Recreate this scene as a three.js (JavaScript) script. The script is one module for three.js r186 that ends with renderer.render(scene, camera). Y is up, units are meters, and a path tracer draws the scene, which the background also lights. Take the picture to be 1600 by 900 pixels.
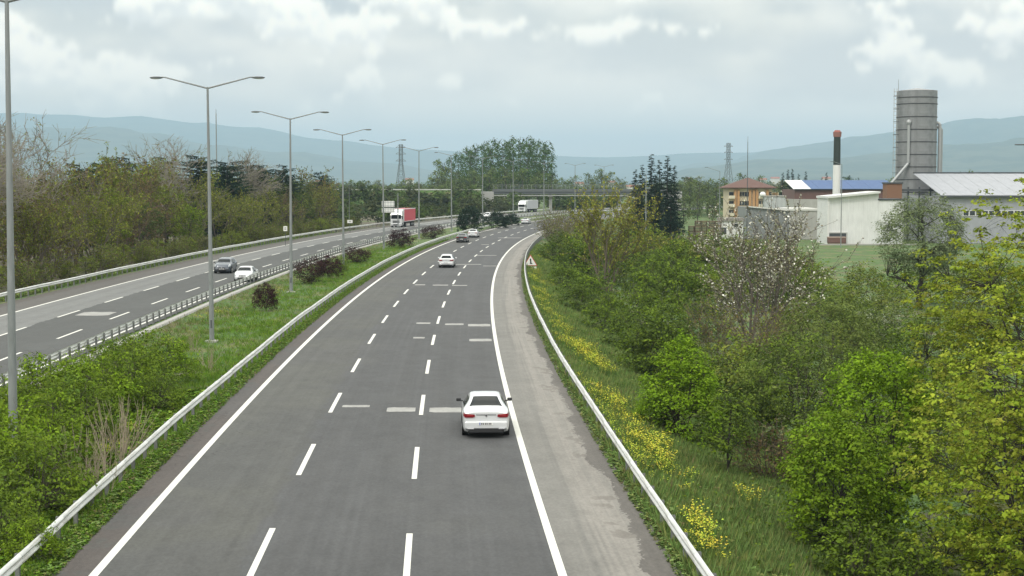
import * as THREE from 'three';
import { mergeGeometries } from 'three/addons/utils/BufferGeometryUtils.js';
import { RoundedBoxGeometry } from 'three/addons/geometries/RoundedBoxGeometry.js';

// ---------------------------------------------------------------- camera, sky, sun, exposure
const scene = new THREE.Scene();
const EYE = 9.5, FOCAL = 2400, HORIZON = 287;               // metres; pixels of a 1600 x 900 frame
const camera = new THREE.PerspectiveCamera(2 * Math.atan(450 / FOCAL) * 180 / Math.PI, 16 / 9, 0.5, 60000);
camera.position.set(0, EYE, 0);
camera.rotation.x = -Math.atan((450 - HORIZON) / FOCAL);
const renderer = new THREE.WebGLRenderer({ antialias: true });
renderer.setSize(1024, 576);
renderer.toneMapping = THREE.LinearToneMapping;
renderer.toneMappingExposure = 1.05;
renderer.shadowMap.enabled = true;

function rng(seed) { let a = seed >>> 0; return () => { a = (a + 0x6d2b79f5) | 0; let t = Math.imul(a ^ (a >>> 15), 1 | a); t = (t + Math.imul(t ^ (t >>> 7), 61 | t)) ^ t; return ((t ^ (t >>> 14)) >>> 0) / 4294967296; }; }
const lerp = (a, b, t) => a + (b - a) * t, clamp = (x, a = 0, b = 1) => Math.min(b, Math.max(a, x));
const sstep = (a, b, x) => { const t = clamp((x - a) / (b - a)); return t * t * (3 - 2 * t); };
function hash3(x, y, z) { let h = Math.imul(x, 374761393) ^ Math.imul(y, 668265263) ^ Math.imul(z, 2147483647 - 961748927); h = Math.imul(h ^ (h >>> 13), 1274126177); return ((h ^ (h >>> 16)) >>> 0) / 4294967296; }
function noise3(x, y, z) {
  const i = Math.floor(x), j = Math.floor(y), k = Math.floor(z); let a = x - i, b = y - j, c = z - k;
  a = a * a * (3 - 2 * a); b = b * b * (3 - 2 * b); c = c * c * (3 - 2 * c);
  const L = (p, q, t) => p + (q - p) * t;
  return L(L(L(hash3(i, j, k), hash3(i + 1, j, k), a), L(hash3(i, j + 1, k), hash3(i + 1, j + 1, k), a), b), L(L(hash3(i, j, k + 1), hash3(i + 1, j, k + 1), a), L(hash3(i, j + 1, k + 1), hash3(i + 1, j + 1, k + 1), a), b), c);
}
const fbm3 = (x, y, z, n) => { let s = 0, w = 0.5, t = 0; for (let i = 0; i < n; i++) { s += w * noise3(x, y, z); t += w; w *= 0.5; x = x * 2.03 + 11.3; y = y * 2.03 + 5.1; z = z * 2.03 + 7.7; } return s / t; };
function tile2(x, y, px, py, seed) {   // value noise that repeats every px, py cells
  const i = Math.floor(x), j = Math.floor(y); let a = x - i, b = y - j; a = a * a * (3 - 2 * a); b = b * b * (3 - 2 * b);
  const m = (v, p) => ((v % p) + p) % p, i0 = m(i, px), i1 = m(i + 1, px), j0 = m(j, py), j1 = m(j + 1, py);
  return lerp(lerp(hash3(i0, j0, seed), hash3(i1, j0, seed), a), lerp(hash3(i0, j1, seed), hash3(i1, j1, seed), a), b);
}
const tfbm = (u, v, pu, pv, n, seed) => { let s = 0, w = 0.5, t = 0; for (let i = 0; i < n; i++) { s += w * tile2(u * pu, v * pv, pu, pv, seed + i * 17); t += w; w *= 0.55; pu *= 2; pv *= 2; } return s / t; };

{ // broken cloud deck: pale grey-blue layers, cream breaks, small bright cumulus heads; the same all round
  const W = 4096, H = 1024, data = new Float32Array(W * H * 4);
  for (let r = 0; r < H; r++) {
    const el = ((r + 0.5) / H - 0.5) * Math.PI, y = Math.sin(el), ce = Math.cos(el);
    const fine = el > -0.02 && el < 0.5;
    for (let q = 0; q < W; q++) {
      const o = (r * W + q) * 4;
      if (el < -0.02) { data[o] = 0.45; data[o + 1] = 0.48; data[o + 2] = 0.5; data[o + 3] = 1; continue; }
      const az = ((q + 0.5) / W - 0.5) * 2 * Math.PI, x = Math.cos(az) * ce, z = Math.sin(az) * ce;
      const yy = y * 2.6, deck = fbm3(x * 9 + 3, yy * 9, z * 9 + 1, fine ? 6 : 3), warm = fbm3(x * 5 + 40, yy * 7 + 9, z * 5, 3);
      const d = sstep(0.40, 0.62, deck);                           // 0 grey underside, 1 bright break
      let cr = lerp(0.47, 0.83, d), cg = lerp(0.515, 0.825, d), cb = lerp(0.565, 0.80, d);
      const w = sstep(0.45, 0.62, warm) * 0.6; cr += 0.035 * w; cg += 0.02 * w; cb -= 0.03 * w;
      if (fine) {
        const mass = fbm3(x * 12 + 17, y * 22 + 3.3, z * 12 + 2, 3), puff = fbm3(x * 46 + 5, y * 62, z * 46, 5);
        const c = sstep(0.53, 0.585, mass * 0.55 + puff * 0.5) * sstep(0.03, 0.06, y);
        const top = sstep(0.40, 0.62, fbm3(x * 46 + 5, (y + 0.006) * 62, z * 46, 5) - puff + 0.5);
        cr = lerp(cr, lerp(1.16, 0.74, top), c * 0.85); cg = lerp(cg, lerp(1.13, 0.77, top), c * 0.85); cb = lerp(cb, lerp(1.06, 0.80, top), c * 0.85);
      }
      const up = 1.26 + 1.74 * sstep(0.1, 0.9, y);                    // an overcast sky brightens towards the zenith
      const hz = 1 - sstep(0.0, 0.15, y);                          // pale band over the horizon
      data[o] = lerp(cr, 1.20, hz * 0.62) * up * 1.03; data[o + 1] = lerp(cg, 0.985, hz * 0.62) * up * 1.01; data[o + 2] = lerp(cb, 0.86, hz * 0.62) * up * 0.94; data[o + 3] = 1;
    }
  }
  const sky = new THREE.DataTexture(data, W, H, THREE.RGBAFormat, THREE.FloatType);
  sky.mapping = THREE.EquirectangularReflectionMapping; sky.magFilter = THREE.LinearFilter; sky.needsUpdate = true;
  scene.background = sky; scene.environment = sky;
}
const sun = new THREE.DirectionalLight(new THREE.Color(1, 0.96, 0.9), 1.5);
sun.position.set(-90, 190, 40); sun.target.position.set(0, 0, -100); scene.add(sun, sun.target);
sun.castShadow = true; sun.shadow.radius = 24; sun.shadow.mapSize.set(4096, 4096);
Object.assign(sun.shadow.camera, { left: -250, right: 250, top: 250, bottom: -250, near: 1, far: 900 });
scene.fog = new THREE.FogExp2(new THREE.Color(0.58, 0.82, 1.0), 0.00011);

// ---------------------------------------------------------------- naming helpers
const taken = {};
function numbered(name) { const k = taken[name] = (taken[name] ?? -1) + 1; return k ? name + '_' + String(k).padStart(3, '0') : name; }
function shade(o) { o.traverse((m) => { if (m.isMesh) { m.castShadow = true; m.receiveShadow = true; } }); return o; }
function tag(o, label, category, group) { o.userData = { label, category }; if (group) o.userData.group = group; return o; }
function thing(name, label, category, [x, y, z] = [0, 0, 0], turn = 0, group) {
  const o = new THREE.Group(); o.name = numbered(name); o.position.set(x, y, z); o.rotation.y = turn; scene.add(o); return tag(o, label, category, group);
}
function part(name, geo, m, parent, pos) { const o = new THREE.Mesh(geo, m); o.name = name; if (pos) o.position.set(...pos); o.castShadow = o.receiveShadow = true; parent.add(o); return o; }
function structure(name, geo, m) { const o = geo ? new THREE.Mesh(geo, m) : new THREE.Group(); o.name = numbered(name); o.userData = { kind: 'structure' }; o.castShadow = o.receiveShadow = true; scene.add(o); return o; }
function dup(src, [x, y, z], turn, scale, label, group) {
  const r = src.clone(); r.name = numbered(src.name.replace(/_\d{3}$/, '')); r.position.set(x, y, z); r.rotation.y = turn;
  if (scale) r.scale.set(...(Array.isArray(scale) ? scale : [scale, scale, scale]));
  r.userData = { ...src.userData, label: label ?? src.userData.label }; if (group) r.userData.group = group; scene.add(r); return r;
}
const mat = (r, g, b, rough = 0.8, more = {}) => new THREE.MeshPhysicalMaterial({ color: new THREE.Color().setRGB(r, g, b), roughness: rough, ...more });
const box = (w, h, d, x = 0, y = 0, z = 0) => { const g = new THREE.BoxGeometry(w, h, d); g.translate(x, y, z); return g; };
const rbox = (w, h, d, r, x = 0, y = 0, z = 0) => { const g = new RoundedBoxGeometry(w, h, d, 2, r); g.translate(x, y, z); return g; };
const cyl = (r0, r1, h, n, x = 0, y = 0, z = 0) => { const g = new THREE.CylinderGeometry(r1, r0, h, n); g.translate(x, y + h / 2, z); return g; };
const merge = (list) => mergeGeometries(list.map((g) => { const q = g.index ? g.toNonIndexed() : g; for (const k of Object.keys(q.attributes)) if (!['position', 'normal', 'uv'].includes(k)) q.deleteAttribute(k); if (!q.attributes.uv) q.setAttribute('uv', new THREE.Float32BufferAttribute(new Float32Array(q.attributes.position.count * 2), 2)); return q; }));
function bar(a, b, r0, r1 = r0, n = 6) { // a round bar between two points
  const A = new THREE.Vector3(...a), B = new THREE.Vector3(...b), d = B.clone().sub(A), g = new THREE.CylinderGeometry(r1, r0, d.length(), n);
  g.applyQuaternion(new THREE.Quaternion().setFromUnitVectors(new THREE.Vector3(0, 1, 0), d.clone().normalize())); const c = A.add(B).multiplyScalar(0.5); g.translate(c.x, c.y, c.z); return g;
}
function texture(w, h, fn, srgb) { // fn(u, v) -> [r, g, b] as linear base colour (or plain values)
  const d = new Uint8Array(w * h * 4), enc = (x) => srgb ? (x <= 0.0031308 ? 12.92 * x : 1.055 * Math.pow(x, 1 / 2.4) - 0.055) : x;
  for (let j = 0; j < h; j++) for (let i = 0; i < w; i++) { const c = fn((i + 0.5) / w, (j + 0.5) / h), o = (j * w + i) * 4; for (let k = 0; k < 3; k++) d[o + k] = clamp(enc(clamp(c[k]))) * 255; d[o + 3] = 255; }
  const t = new THREE.DataTexture(d, w, h); t.wrapS = t.wrapT = THREE.RepeatWrapping; t.magFilter = THREE.LinearFilter; t.minFilter = THREE.LinearMipmapLinearFilter; t.generateMipmaps = true;
  if (srgb) t.colorSpace = THREE.SRGBColorSpace; t.needsUpdate = true; return t;
}

// ---------------------------------------------------------------- the motorway's line: s metres ahead, off metres to the right of the outer edge line
const A3 = 2.6357e-7, A2 = 1.49375e-4, A1 = -0.0625079, A0 = 3.3133, SEND = 620;
const rdx = (s) => { const t = Math.min(s, SEND); return 3 * A3 * t * t + 2 * A2 * t + A1; };
const rx = (s) => { const t = Math.min(s, SEND); return ((A3 * t + A2) * t + A1) * t + A0 + (s > SEND ? (s - SEND) * rdx(SEND) : 0); };
const rn = (s) => Math.hypot(1, rdx(s));
const RP = (s, off, h = 0) => [rx(s) + off * rn(s), h, -s];
const heading = (s) => -Math.atan(rdx(s));                    // rotation.y of something that faces along the road (forward = -z)
const LANE = 3.79;
const PROFILE = [[-9000, -2.5], [-300, -2.5], [-90, -1.6], [-52, -1.0], [-43, -0.5], [-40, -0.08], [-39, -0.06], [-23, -0.06], [-22, -0.12], [-18, -0.22], [-14, -0.1], [-12.6, -0.03], [-12.4, -0.06], [2.75, -0.06], [2.9, -0.02], [3.6, -0.12], [5, -0.75], [8, -2.0], [11, -2.75], [18, -3.0], [60, -3.0], [9000, -3.0]];
function groundAt(off) { for (let i = 1; i < PROFILE.length; i++) if (off <= PROFILE[i][0]) { const [a, ha] = PROFILE[i - 1], [b, hb] = PROFILE[i]; return lerp(ha, hb, (off - a) / (b - a)); } return -3; }
const offAt = (x, s) => (x - rx(s)) / rn(s);
const bump = (x, s) => (fbm3(x * 0.23, 3, s * 0.23, 3) - 0.5) * 0.35;
const groundXZ = (x, s) => { const o = offAt(x, s); return groundAt(o) + bump(x, s) * roughAt(o); };
function roughAt(o) { return o > 3.4 ? sstep(3.4, 8, o) : o < -41 ? sstep(-41, -46, o) : (o > -22 && o < -13) ? 0.4 * sstep(-22, -20.5, o) * sstep(-13, -14.5, o) : 0; }
const ray = (px, s) => (px - 800) / FOCAL * s;                // x of a thing s metres ahead that bears px
const high = (py, s) => EYE - (py - HORIZON) / FOCAL * s;     // height of a thing s metres ahead

function strip(offs, s0, s1, step, h, uvOf) { // a sheet that follows the road
  const ss = []; for (let s = s0; s < s1; s += step) ss.push(s); ss.push(s1);
  const pos = [], uv = [], idx = [], n = offs.length;
  for (const s of ss) for (const o of offs) { const p = RP(s, o, typeof h === 'function' ? h(o, s) : h); pos.push(...p); uv.push(...(uvOf ? uvOf(o, s) : [o, s])); }
  for (let i = 0; i < ss.length - 1; i++) for (let j = 0; j < n - 1; j++) { const a = i * n + j; idx.push(a, a + 1, a + n, a + 1, a + n + 1, a + n); }
  const g = new THREE.BufferGeometry(); g.setAttribute('position', new THREE.Float32BufferAttribute(pos, 3)); g.setAttribute('uv', new THREE.Float32BufferAttribute(uv, 2)); g.setIndex(idx); g.computeVertexNormals(); return g;
}

// ---------------------------------------------------------------- ground
const grassTex = texture(1024, 1024, (u, v) => {
  const a = tfbm(u, v, 6, 6, 6, 3), b = tfbm(u, v, 60, 60, 3, 9), c = tfbm(u, v, 14, 14, 4, 21), g = 0.55 + 0.9 * b;
  const dry = sstep(0.52, 0.7, a), soil = sstep(0.60, 0.72, c);
  let r = lerp(0.060, 0.125, dry), gg = lerp(0.115, 0.135, dry), bb = lerp(0.022, 0.045, dry);
  r = lerp(r, 0.10, soil * 0.7); gg = lerp(gg, 0.082, soil * 0.7); bb = lerp(bb, 0.055, soil * 0.7);
  return [r * g, gg * g, bb * g];
}, true);
grassTex.repeat.set(1 / 14, 1 / 14);
const grassMat = new THREE.MeshStandardMaterial({ map: grassTex, roughness: 1 });
{
  const offs = [-9000, -4000, -2000, -1000, -600, -400, -300, -200, -140, -110, -90, -75, -65, -58, -52, -48, -45, -43, -41, -40, -39, -23, -22, -20.5, -19, -17.5, -16, -14.5, -13.4, -12.6, -12.4, 2.75, 2.9, 3.6, 4.2, 5, 6, 7, 8, 9.5, 11, 13, 15, 18, 22, 27, 33, 40, 50, 62, 80, 110, 150, 220, 320, 500, 900, 2000, 4000, 9000];
  const ss = []; for (let s = 4; s < 120; s += 1.5) ss.push(s); for (let s = 120; s < 320; s += 4) ss.push(s); for (let s = 320; s < 800; s += 15) ss.push(s); for (let s = 800; s < 24000; s *= 1.25) ss.push(s);
  const pos = [], uv = [], idx = [], n = offs.length;
  for (const s of ss) for (const o of offs) { const p = RP(s, o); pos.push(p[0], groundAt(o) + (Math.abs(o) < 200 && s < 900 ? bump(p[0], s) * roughAt(o) : 0), p[2]); uv.push(p[0], s); }
  for (let i = 0; i < ss.length - 1; i++) for (let j = 0; j < n - 1; j++) { const a = i * n + j; idx.push(a, a + 1, a + n, a + 1, a + n + 1, a + n); }
  const g = new THREE.BufferGeometry(); g.setAttribute('position', new THREE.Float32BufferAttribute(pos, 3)); g.setAttribute('uv', new THREE.Float32BufferAttribute(uv, 2)); g.setIndex(idx); g.computeVertexNormals();
  structure('ground', g, grassMat);
}
{ // leaf litter under the wood
  const litter = texture(512, 512, (u, v) => { const a = tfbm(u, v, 10, 10, 5, 301), b = tfbm(u, v, 70, 70, 3, 303), w = sstep(0.5, 0.66, a), k = 0.55 + 0.9 * b; return [lerp(0.085, 0.07, w) * k, lerp(0.068, 0.085, w) * k, lerp(0.045, 0.032, w) * k]; }, true);
  litter.repeat.set(1 / 9, 1 / 9);
  structure('woodland_floor', strip([-110, -90, -75, -65, -58, -52, -48, -45, -43, -41.4], 60, 560, 4, (o, s) => { const x = RP(s, o)[0]; return groundAt(o) + (s < 900 ? bump(x, s) * roughAt(o) : 0) + 0.05; }), new THREE.MeshStandardMaterial({ map: litter, roughness: 1 }));
}
// ---------------------------------------------------------------- hills: real ridges kilometres off
{
  const hillTex = texture(512, 512, (u, v) => { const a = tfbm(u, v, 8, 8, 5, 5), b = tfbm(u, v, 30, 30, 3, 31), w = sstep(0.45, 0.6, a); const k = 0.7 + 0.6 * b; return [lerp(0.035, 0.07, w) * k, lerp(0.055, 0.085, w) * k, lerp(0.03, 0.05, w) * k]; }, true);
  hillTex.repeat.set(1 / 900, 1 / 900);
  const hm = new THREE.MeshStandardMaterial({ map: hillTex, roughness: 1 });
  const ridge = (name, dist, depth, crest, seed, rough) => {   // crest: [bearing pixel, pixel height over the horizon]
    const n = 150, rows = 16, pos = [], uv = [], idx = [], x0 = crest[0][0], x1 = crest[crest.length - 1][0];
    for (let i = 0; i <= n; i++) {
      const b = lerp(x0, x1, i / n); let k = 1; while (k < crest.length - 1 && crest[k][0] < b) k++;
      const t = sstep(crest[k - 1][0], crest[k][0], b), top = lerp(crest[k - 1][1], crest[k][1], t) / FOCAL * dist;
      for (let j = 0; j <= rows; j++) {
        const q = j / rows * 1.5, s = dist + (q - 1) * depth, x = ray(b, dist) + (fbm3(i * 0.3, j * 0.4, seed, 2) - 0.5) * dist * 0.01;
        const form = q < 1 ? Math.pow(q, 1.25) : 1 - (q - 1) * 1.5, wob = 1 + (fbm3(i * 0.17, q * 3, seed + 5, 5) - 0.5) * rough * (q < 1 ? 1.6 * (1 - q * 0.45) : 1);
        pos.push(x, -4 + Math.max(0, top + 12) * form * wob, -s); uv.push(x, s);
      }
    }
    for (let i = 0; i < n; i++) for (let j = 0; j < rows; j++) { const a = i * (rows + 1) + j; idx.push(a, a + rows + 1, a + 1, a + 1, a + rows + 1, a + rows + 2); }
    const g = new THREE.BufferGeometry(); g.setAttribute('position', new THREE.Float32BufferAttribute(pos, 3)); g.setAttribute('uv', new THREE.Float32BufferAttribute(uv, 2)); g.setIndex(idx); g.computeVertexNormals();
    structure(name, g, hm);
  };
  ridge('hills', 15500, 4200, [[-700, 70], [-300, 98], [50, 112], [200, 106], [380, 92], [520, 72], [640, 56], [760, 50], [950, 42], [1150, 50], [1300, 62], [1450, 76], [1700, 96], [2300, 80]], 1, 0.24);
  ridge('hills', 10500, 3000, [[-600, 50], [-150, 70], [120, 92], [240, 88], [330, 66], [460, 52], [560, 38], [700, 20], [820, 4]], 9, 0.25);
  ridge('hills', 12500, 3400, [[980, 6], [1100, 34], [1250, 62], [1340, 76], [1430, 86], [1520, 108], [1600, 113], [1750, 108], [2200, 70]], 21, 0.2);
  ridge('hills', 8200, 2400, [[1000, 3], [1090, 26], [1200, 40], [1300, 44], [1420, 50], [1490, 62], [1600, 78], [1800, 88], [2300, 60]], 33, 0.28);
}

// ---------------------------------------------------------------- carriageways
const DARK = 0.475, S0 = 6, S1 = 640;
const asphaltBump = texture(512, 512, (u, v) => { const a = tfbm(u, v, 128, 128, 2, 4); return [a, a, a]; });
asphaltBump.repeat.set(15.6 / 3, 60 / 3);
const roadTex = texture(1024, 2048, (u, v) => {                 // 15.6 m across, 60 m along
  const off = -12.6 + u * 15.6, gr = tfbm(u, v, 256, 512, 2, 7), mid = tfbm(u, v, 26, 60, 4, 11), big = tfbm(u, v, 3, 8, 4, 13), streak = tfbm(u, v, 90, 3, 3, 15);
  let c = [0.149, 0.150, 0.154];
  const mixc = (t, d) => { c = [lerp(c[0], d[0], t), lerp(c[1], d[1], t), lerp(c[2], d[2], t)]; };
  mixc(sstep(-7.7, -8.1, off + (mid - 0.5) * 0.8) * (0.5 + 0.5 * sstep(0.35, 0.6, big)), [0.170, 0.170, 0.156]);
  if (off < -11.45) mixc(sstep(0.3, 0.5, mid + 0.1), [0.165, 0.142, 0.132]);
  if (off < -7.0) mixc(sstep(0.55, 0.7, big) * 0.5, [0.150, 0.148, 0.150]);
  if (off > -7.6 && off < 0) { for (const t of [-6.9, -4.7, -3.0, -0.9]) mixc(0.35 * Math.exp(-((off - t) ** 2) / 0.12) * (0.4 + streak), [0.118, 0.117, 0.117]); mixc(0.55 * sstep(0.56, 0.7, big), [0.166, 0.166, 0.163]); }
  if (off > 0.12) {
    const edge = 2.3 + (tfbm(u * 0.02, v, 1, 16, 4, 41) - 0.5) * 0.9 + (mid - 0.5) * 0.2 + (gr - 0.5) * 0.25;
    if (off < edge) { mixc(0.9, [0.37, 0.355, 0.325]); mixc(sstep(0.7, 1.5, off + (streak - 0.5) * 1.2) * 0.85, [0.50, 0.465, 0.42]); mixc(0.4 * sstep(0.5, 0.62, streak), [0.30, 0.29, 0.265]); mixc(0.5 * sstep(0.62, 0.7, mid) * sstep(1.2, 2, off), [0.20, 0.175, 0.15]); }
    else mixc(1, [0.235, 0.215, 0.195]);
  }
  const cw = tfbm(u, v, 14, 56, 4, 93), crack = off < 0 && tfbm(u, v, 3, 7, 2, 97) > 0.56 ? 1 - sstep(0.004, 0.012, Math.abs(cw - 0.5)) : 0;
  const k = (0.78 + 0.30 * gr + 0.32 * (mid - 0.3) + 0.26 * (streak - 0.5) + 0.16 * (big - 0.5)) * (1 - 0.32 * crack);
  return [c[0] * k * DARK, c[1] * k * DARK, c[2] * k * DARK];
}, true);
const roadMat = new THREE.MeshStandardMaterial({ map: roadTex, roughness: 0.93, bumpMap: asphaltBump, bumpScale: 0.004 });
const carriageway = structure('carriageway', strip([-12.55, -11.4, -9, -7.58, -5, -3.79, -1, 0, 1.5, 2.95], S0, S1, 3, 0, (o, s) => [(o + 12.6) / 15.6, s / 60]), roadMat);
const oppTex = texture(1024, 1024, (u, v) => {                   // 16 m across (off -39.2 .. -23.2), 60 m along
  const off = -39.2 + u * 16, gr = tfbm(u, v, 256, 512, 2, 57), mid = tfbm(u, v, 26, 60, 4, 51), streak = tfbm(u, v, 90, 3, 3, 55), big = tfbm(u, v, 3, 8, 4, 53);
  let c = [0.148, 0.152, 0.148];
  const mixc = (t, d) => { c = [lerp(c[0], d[0], t), lerp(c[1], d[1], t), lerp(c[2], d[2], t)]; };
  if (off < -31 + (mid - 0.5) * 0.5 && off > -35.5) { mixc(0.9, [0.36, 0.365, 0.355]); for (const t of [-32.4, -34.2]) mixc(0.4 * Math.exp(-((off - t) ** 2) / 0.15) * (0.5 + streak), [0.25, 0.25, 0.245]); }
  if (off < -35.5) mixc(0.9, [0.205, 0.19, 0.175]);
  if (off < -37.8 + (mid - 0.5)) mixc(0.8, [0.165, 0.145, 0.125]);
  if (off > -31) mixc(0.5 * sstep(0.5, 0.65, big), [0.17, 0.175, 0.17]);
  const k = 0.82 + 0.24 * gr + 0.2 * (mid - 0.3) + 0.12 * (streak - 0.5);
  return [c[0] * k * DARK, c[1] * k * DARK, c[2] * k * DARK];
}, true);
const oppMat = new THREE.MeshStandardMaterial({ map: oppTex, roughness: 0.93 });
const farCarriageway = structure('carriageway', strip([-38.9, -37, -35.4, -33, -31, -29, -26.9, -25, -23.2], S0, S1, 3, 0, (o, s) => [(o + 39.2) / 16, s / 60]), oppMat);
// paint
const paintTex = texture(512, 512, (u, v) => { const a = tfbm(u, v, 40, 40, 4, 61), b = tfbm(u, v, 6, 6, 4, 63), w = sstep(0.66, 0.78, a * 0.6 + b * 0.4); const k = 0.92 + 0.12 * b; return [lerp(0.66, 0.28, w) * k, lerp(0.65, 0.275, w) * k, lerp(0.60, 0.26, w) * k]; }, true);
paintTex.repeat.set(1 / 2.2, 1 / 2.2);
const paint = new THREE.MeshStandardMaterial({ map: paintTex, roughness: 0.7 });
part('edge_line', strip([-0.11, 0.11], S0, S1, 3, 0.005), paint, carriageway);
part('edge_line', strip([-3 * LANE - 0.13, -3 * LANE + 0.1], S0, S1, 3, 0.005), paint, carriageway);
for (const [o, ph] of [[-LANE, 62.75], [-2 * LANE, 63.4]]) for (let s = ph - 13.75 * 4; s < 520; s += 13.75) part('lane_dash', strip([o - 0.085, o + 0.085], s, s + 6, 3, 0.005), paint, carriageway);
part('edge_line', strip([-35.5, -35.28], S0, S1, 3, 0.005), paint, farCarriageway);
part('edge_line', strip([-23.95, -23.75], S0, S1, 3, 0.005), paint, farCarriageway);
for (const [o, ph] of [[-26.9, 96.9], [-31, 112.1]]) for (let s = ph - 13.6 * 4; s < 520; s += 13.6) part('lane_dash', strip([o - 0.09, o + 0.09], s - 3, s + 3, 3, 0.005), paint, farCarriageway);
{ // pale repair strips across the lanes
  const pt = texture(256, 256, (u, v) => { const a = tfbm(u, v, 20, 20, 4, 71), b = tfbm(u, v, 4, 4, 3, 73), k = 0.6 + 0.8 * (0.5 * a + 0.5 * b); return [0.30 * k, 0.296 * k, 0.282 * k]; }, true);
  const patchMat = new THREE.MeshStandardMaterial({ map: pt, roughness: 0.95 }), r = rng(5);
  const patch = (o0, o1, s, d, host) => { // ragged outline
    const p = [], n = 9, c = (o0 + o1) / 2, w = (o1 - o0) / 2;
    for (let i = 0; i < n; i++) p.push([o0 + (o1 - o0) * i / (n - 1), s - d * (0.92 + 0.16 * r()) * (i === 0 || i === n - 1 ? 0.85 : 1)]);
    for (let i = n - 1; i >= 0; i--) p.push([o0 + (o1 - o0) * i / (n - 1), s + d * (0.92 + 0.16 * r()) * (i === 0 || i === n - 1 ? 0.85 : 1)]);
    const pos = [], uv = [], idx = []; p.forEach(([o, t]) => { pos.push(...RP(t, o, 0.0045)); uv.push((o - c) / 2, t / 2); });
    for (let i = 0; i < n - 1; i++) { const a = i, b = i + 1, e = 2 * n - 1 - i, f = 2 * n - 2 - i; idx.push(a, b, f, a, f, e); }
    const g = new THREE.BufferGeometry(); g.setAttribute('position', new THREE.Float32BufferAttribute(pos, 3)); g.setAttribute('uv', new THREE.Float32BufferAttribute(uv, 2)); g.setIndex(idx); g.computeVertexNormals();
    part('asphalt_patch', g, patchMat, host);
  };
  const P = (x0, x1, y, d) => { const s = EYE * FOCAL / (y - HORIZON); patch((ray(x0, s) - rx(s)) / rn(s), (ray(x1, s) - rx(s)) / rn(s), s, d, carriageway); };
  P(533, 576, 636.5, 0.32); P(603, 648, 642, 0.62); P(670, 742, 642.5, 0.68); P(650, 672, 505.3, 0.55); P(695, 724, 507, 0.6); P(731, 766, 508.5, 0.85); P(645, 663, 528.3, 0.45); P(733, 768, 532, 0.75);
  P(712, 752, 413, 0.55); P(755, 776, 415.5, 0.5); P(648, 664, 445, 0.6); P(676, 700, 445.5, 0.6); P(706, 730, 446, 0.5); P(752, 764, 382, 0.7); P(778, 815, 371.5, 0.8); P(742, 776, 399, 0.5);
  const s = 112; patch(-30.2, -27.8, s, 1.6, farCarriageway);
}
part('gutter', strip([-22.75, -22.72, -22.3, -22.27], S0, 420, 3, (o) => (o < -22.74 || o > -22.28 ? -0.2 : 0.05)), mat(0.36, 0.35, 0.33, 0.95), farCarriageway);
// ---------------------------------------------------------------- guard rails
const galvTex = texture(256, 256, (u, v) => { const a = tfbm(u, v, 12, 12, 4, 81), b = tfbm(u, v, 3, 20, 4, 83), d = sstep(0.6, 0.75, b); const k = 0.82 + 0.36 * a; return [lerp(0.62, 0.46, d) * k, lerp(0.63, 0.45, d) * k, lerp(0.61, 0.41, d) * k]; }, true);
const galv = new THREE.MeshStandardMaterial({ map: galvTex, roughness: 0.5, metalness: 0.15 });
const postMat = mat(0.20, 0.205, 0.20, 0.7, { metalness: 0.3 }), reflectorMat = mat(0.6, 0.2, 0.05, 0.4);
function guardRail(label, off, face, s0, s1, seed, group) { // face: +1 beam on the right-hand side of the posts, -1 on the left
  const t = thing('guard_rail', label, 'guard rail', [0, 0, 0], 0, group), r = rng(seed);
  // W profile, height against depth
  const prof = [[0.44, 0], [0.455, 0.03], [0.50, 0.08], [0.545, 0.08], [0.585, 0.02], [0.615, 0.02], [0.655, 0.08], [0.70, 0.08], [0.745, 0.03], [0.76, 0]];
  const postGeo = (() => { const g = merge([box(0.014, 1.02, 0.12, -0.05, 0.21, 0), box(0.1, 1.02, 0.014, 0, 0.21, 0.05), box(0.1, 1.02, 0.014, 0, 0.21, -0.05)]); return g; })();
  const nS = Math.round((s1 - s0) / 4), wob = (s) => (fbm3(s * 0.05, seed, 1, 3) - 0.5) * 0.1, sag = (s) => (fbm3(s * 0.07, seed, 8, 3) - 0.5) * 0.08;
  for (let k = 0; k < nS; k++) {
    const a = s0 + k * 4, seg = 3, pos = [], uv = [], idx = [], n = prof.length, lift = (r() - 0.5) * 0.012;
    for (let i = 0; i <= seg; i++) { const s = a + 4.12 * i / seg; let run = 0; prof.forEach(([h, d], j) => { if (j) run += Math.hypot(h - prof[j - 1][0], d - prof[j - 1][1]); pos.push(...RP(s, off + face * (0.07 + d + (k % 2) * 0.006) + wob(s), h + lift + sag(s))); uv.push(s / 4, run); }); }
    for (let i = 0; i < seg; i++) for (let j = 0; j < n - 1; j++) { const q = i * n + j; face > 0 ? idx.push(q, q + n, q + 1, q + 1, q + n, q + n + 1) : idx.push(q, q + 1, q + n, q + 1, q + n + 1, q + n); }
    const g = new THREE.BufferGeometry(); g.setAttribute('position', new THREE.Float32BufferAttribute(pos, 3)); g.setAttribute('uv', new THREE.Float32BufferAttribute(uv, 2)); g.setIndex(idx); g.computeVertexNormals();
    part('rail_beam', g, galv, t);
    for (const d of s0 + k * 4 < 260 ? [0.15, 2.15] : [0.15]) { const s = a + d, [x, , z] = RP(s, off + wob(s)); const p = part('post', postGeo, postMat, t, [x, sag(s) + (r() - 0.5) * 0.02, z]); p.rotation.y = heading(s); }
  }
  return t;
}
guardRail('galvanised guard rail between the verge and the near carriageway, along the grass median', -13.05, 1, 24, 540, 3);
guardRail('guard rail showing its back and dark posts, between median and far carriageway', -23.1, -1, 24, 540, 5);
guardRail('distant guard rail running below the wood beyond the far carriageway', -39.4, 1, 96, 540, 7);
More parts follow.
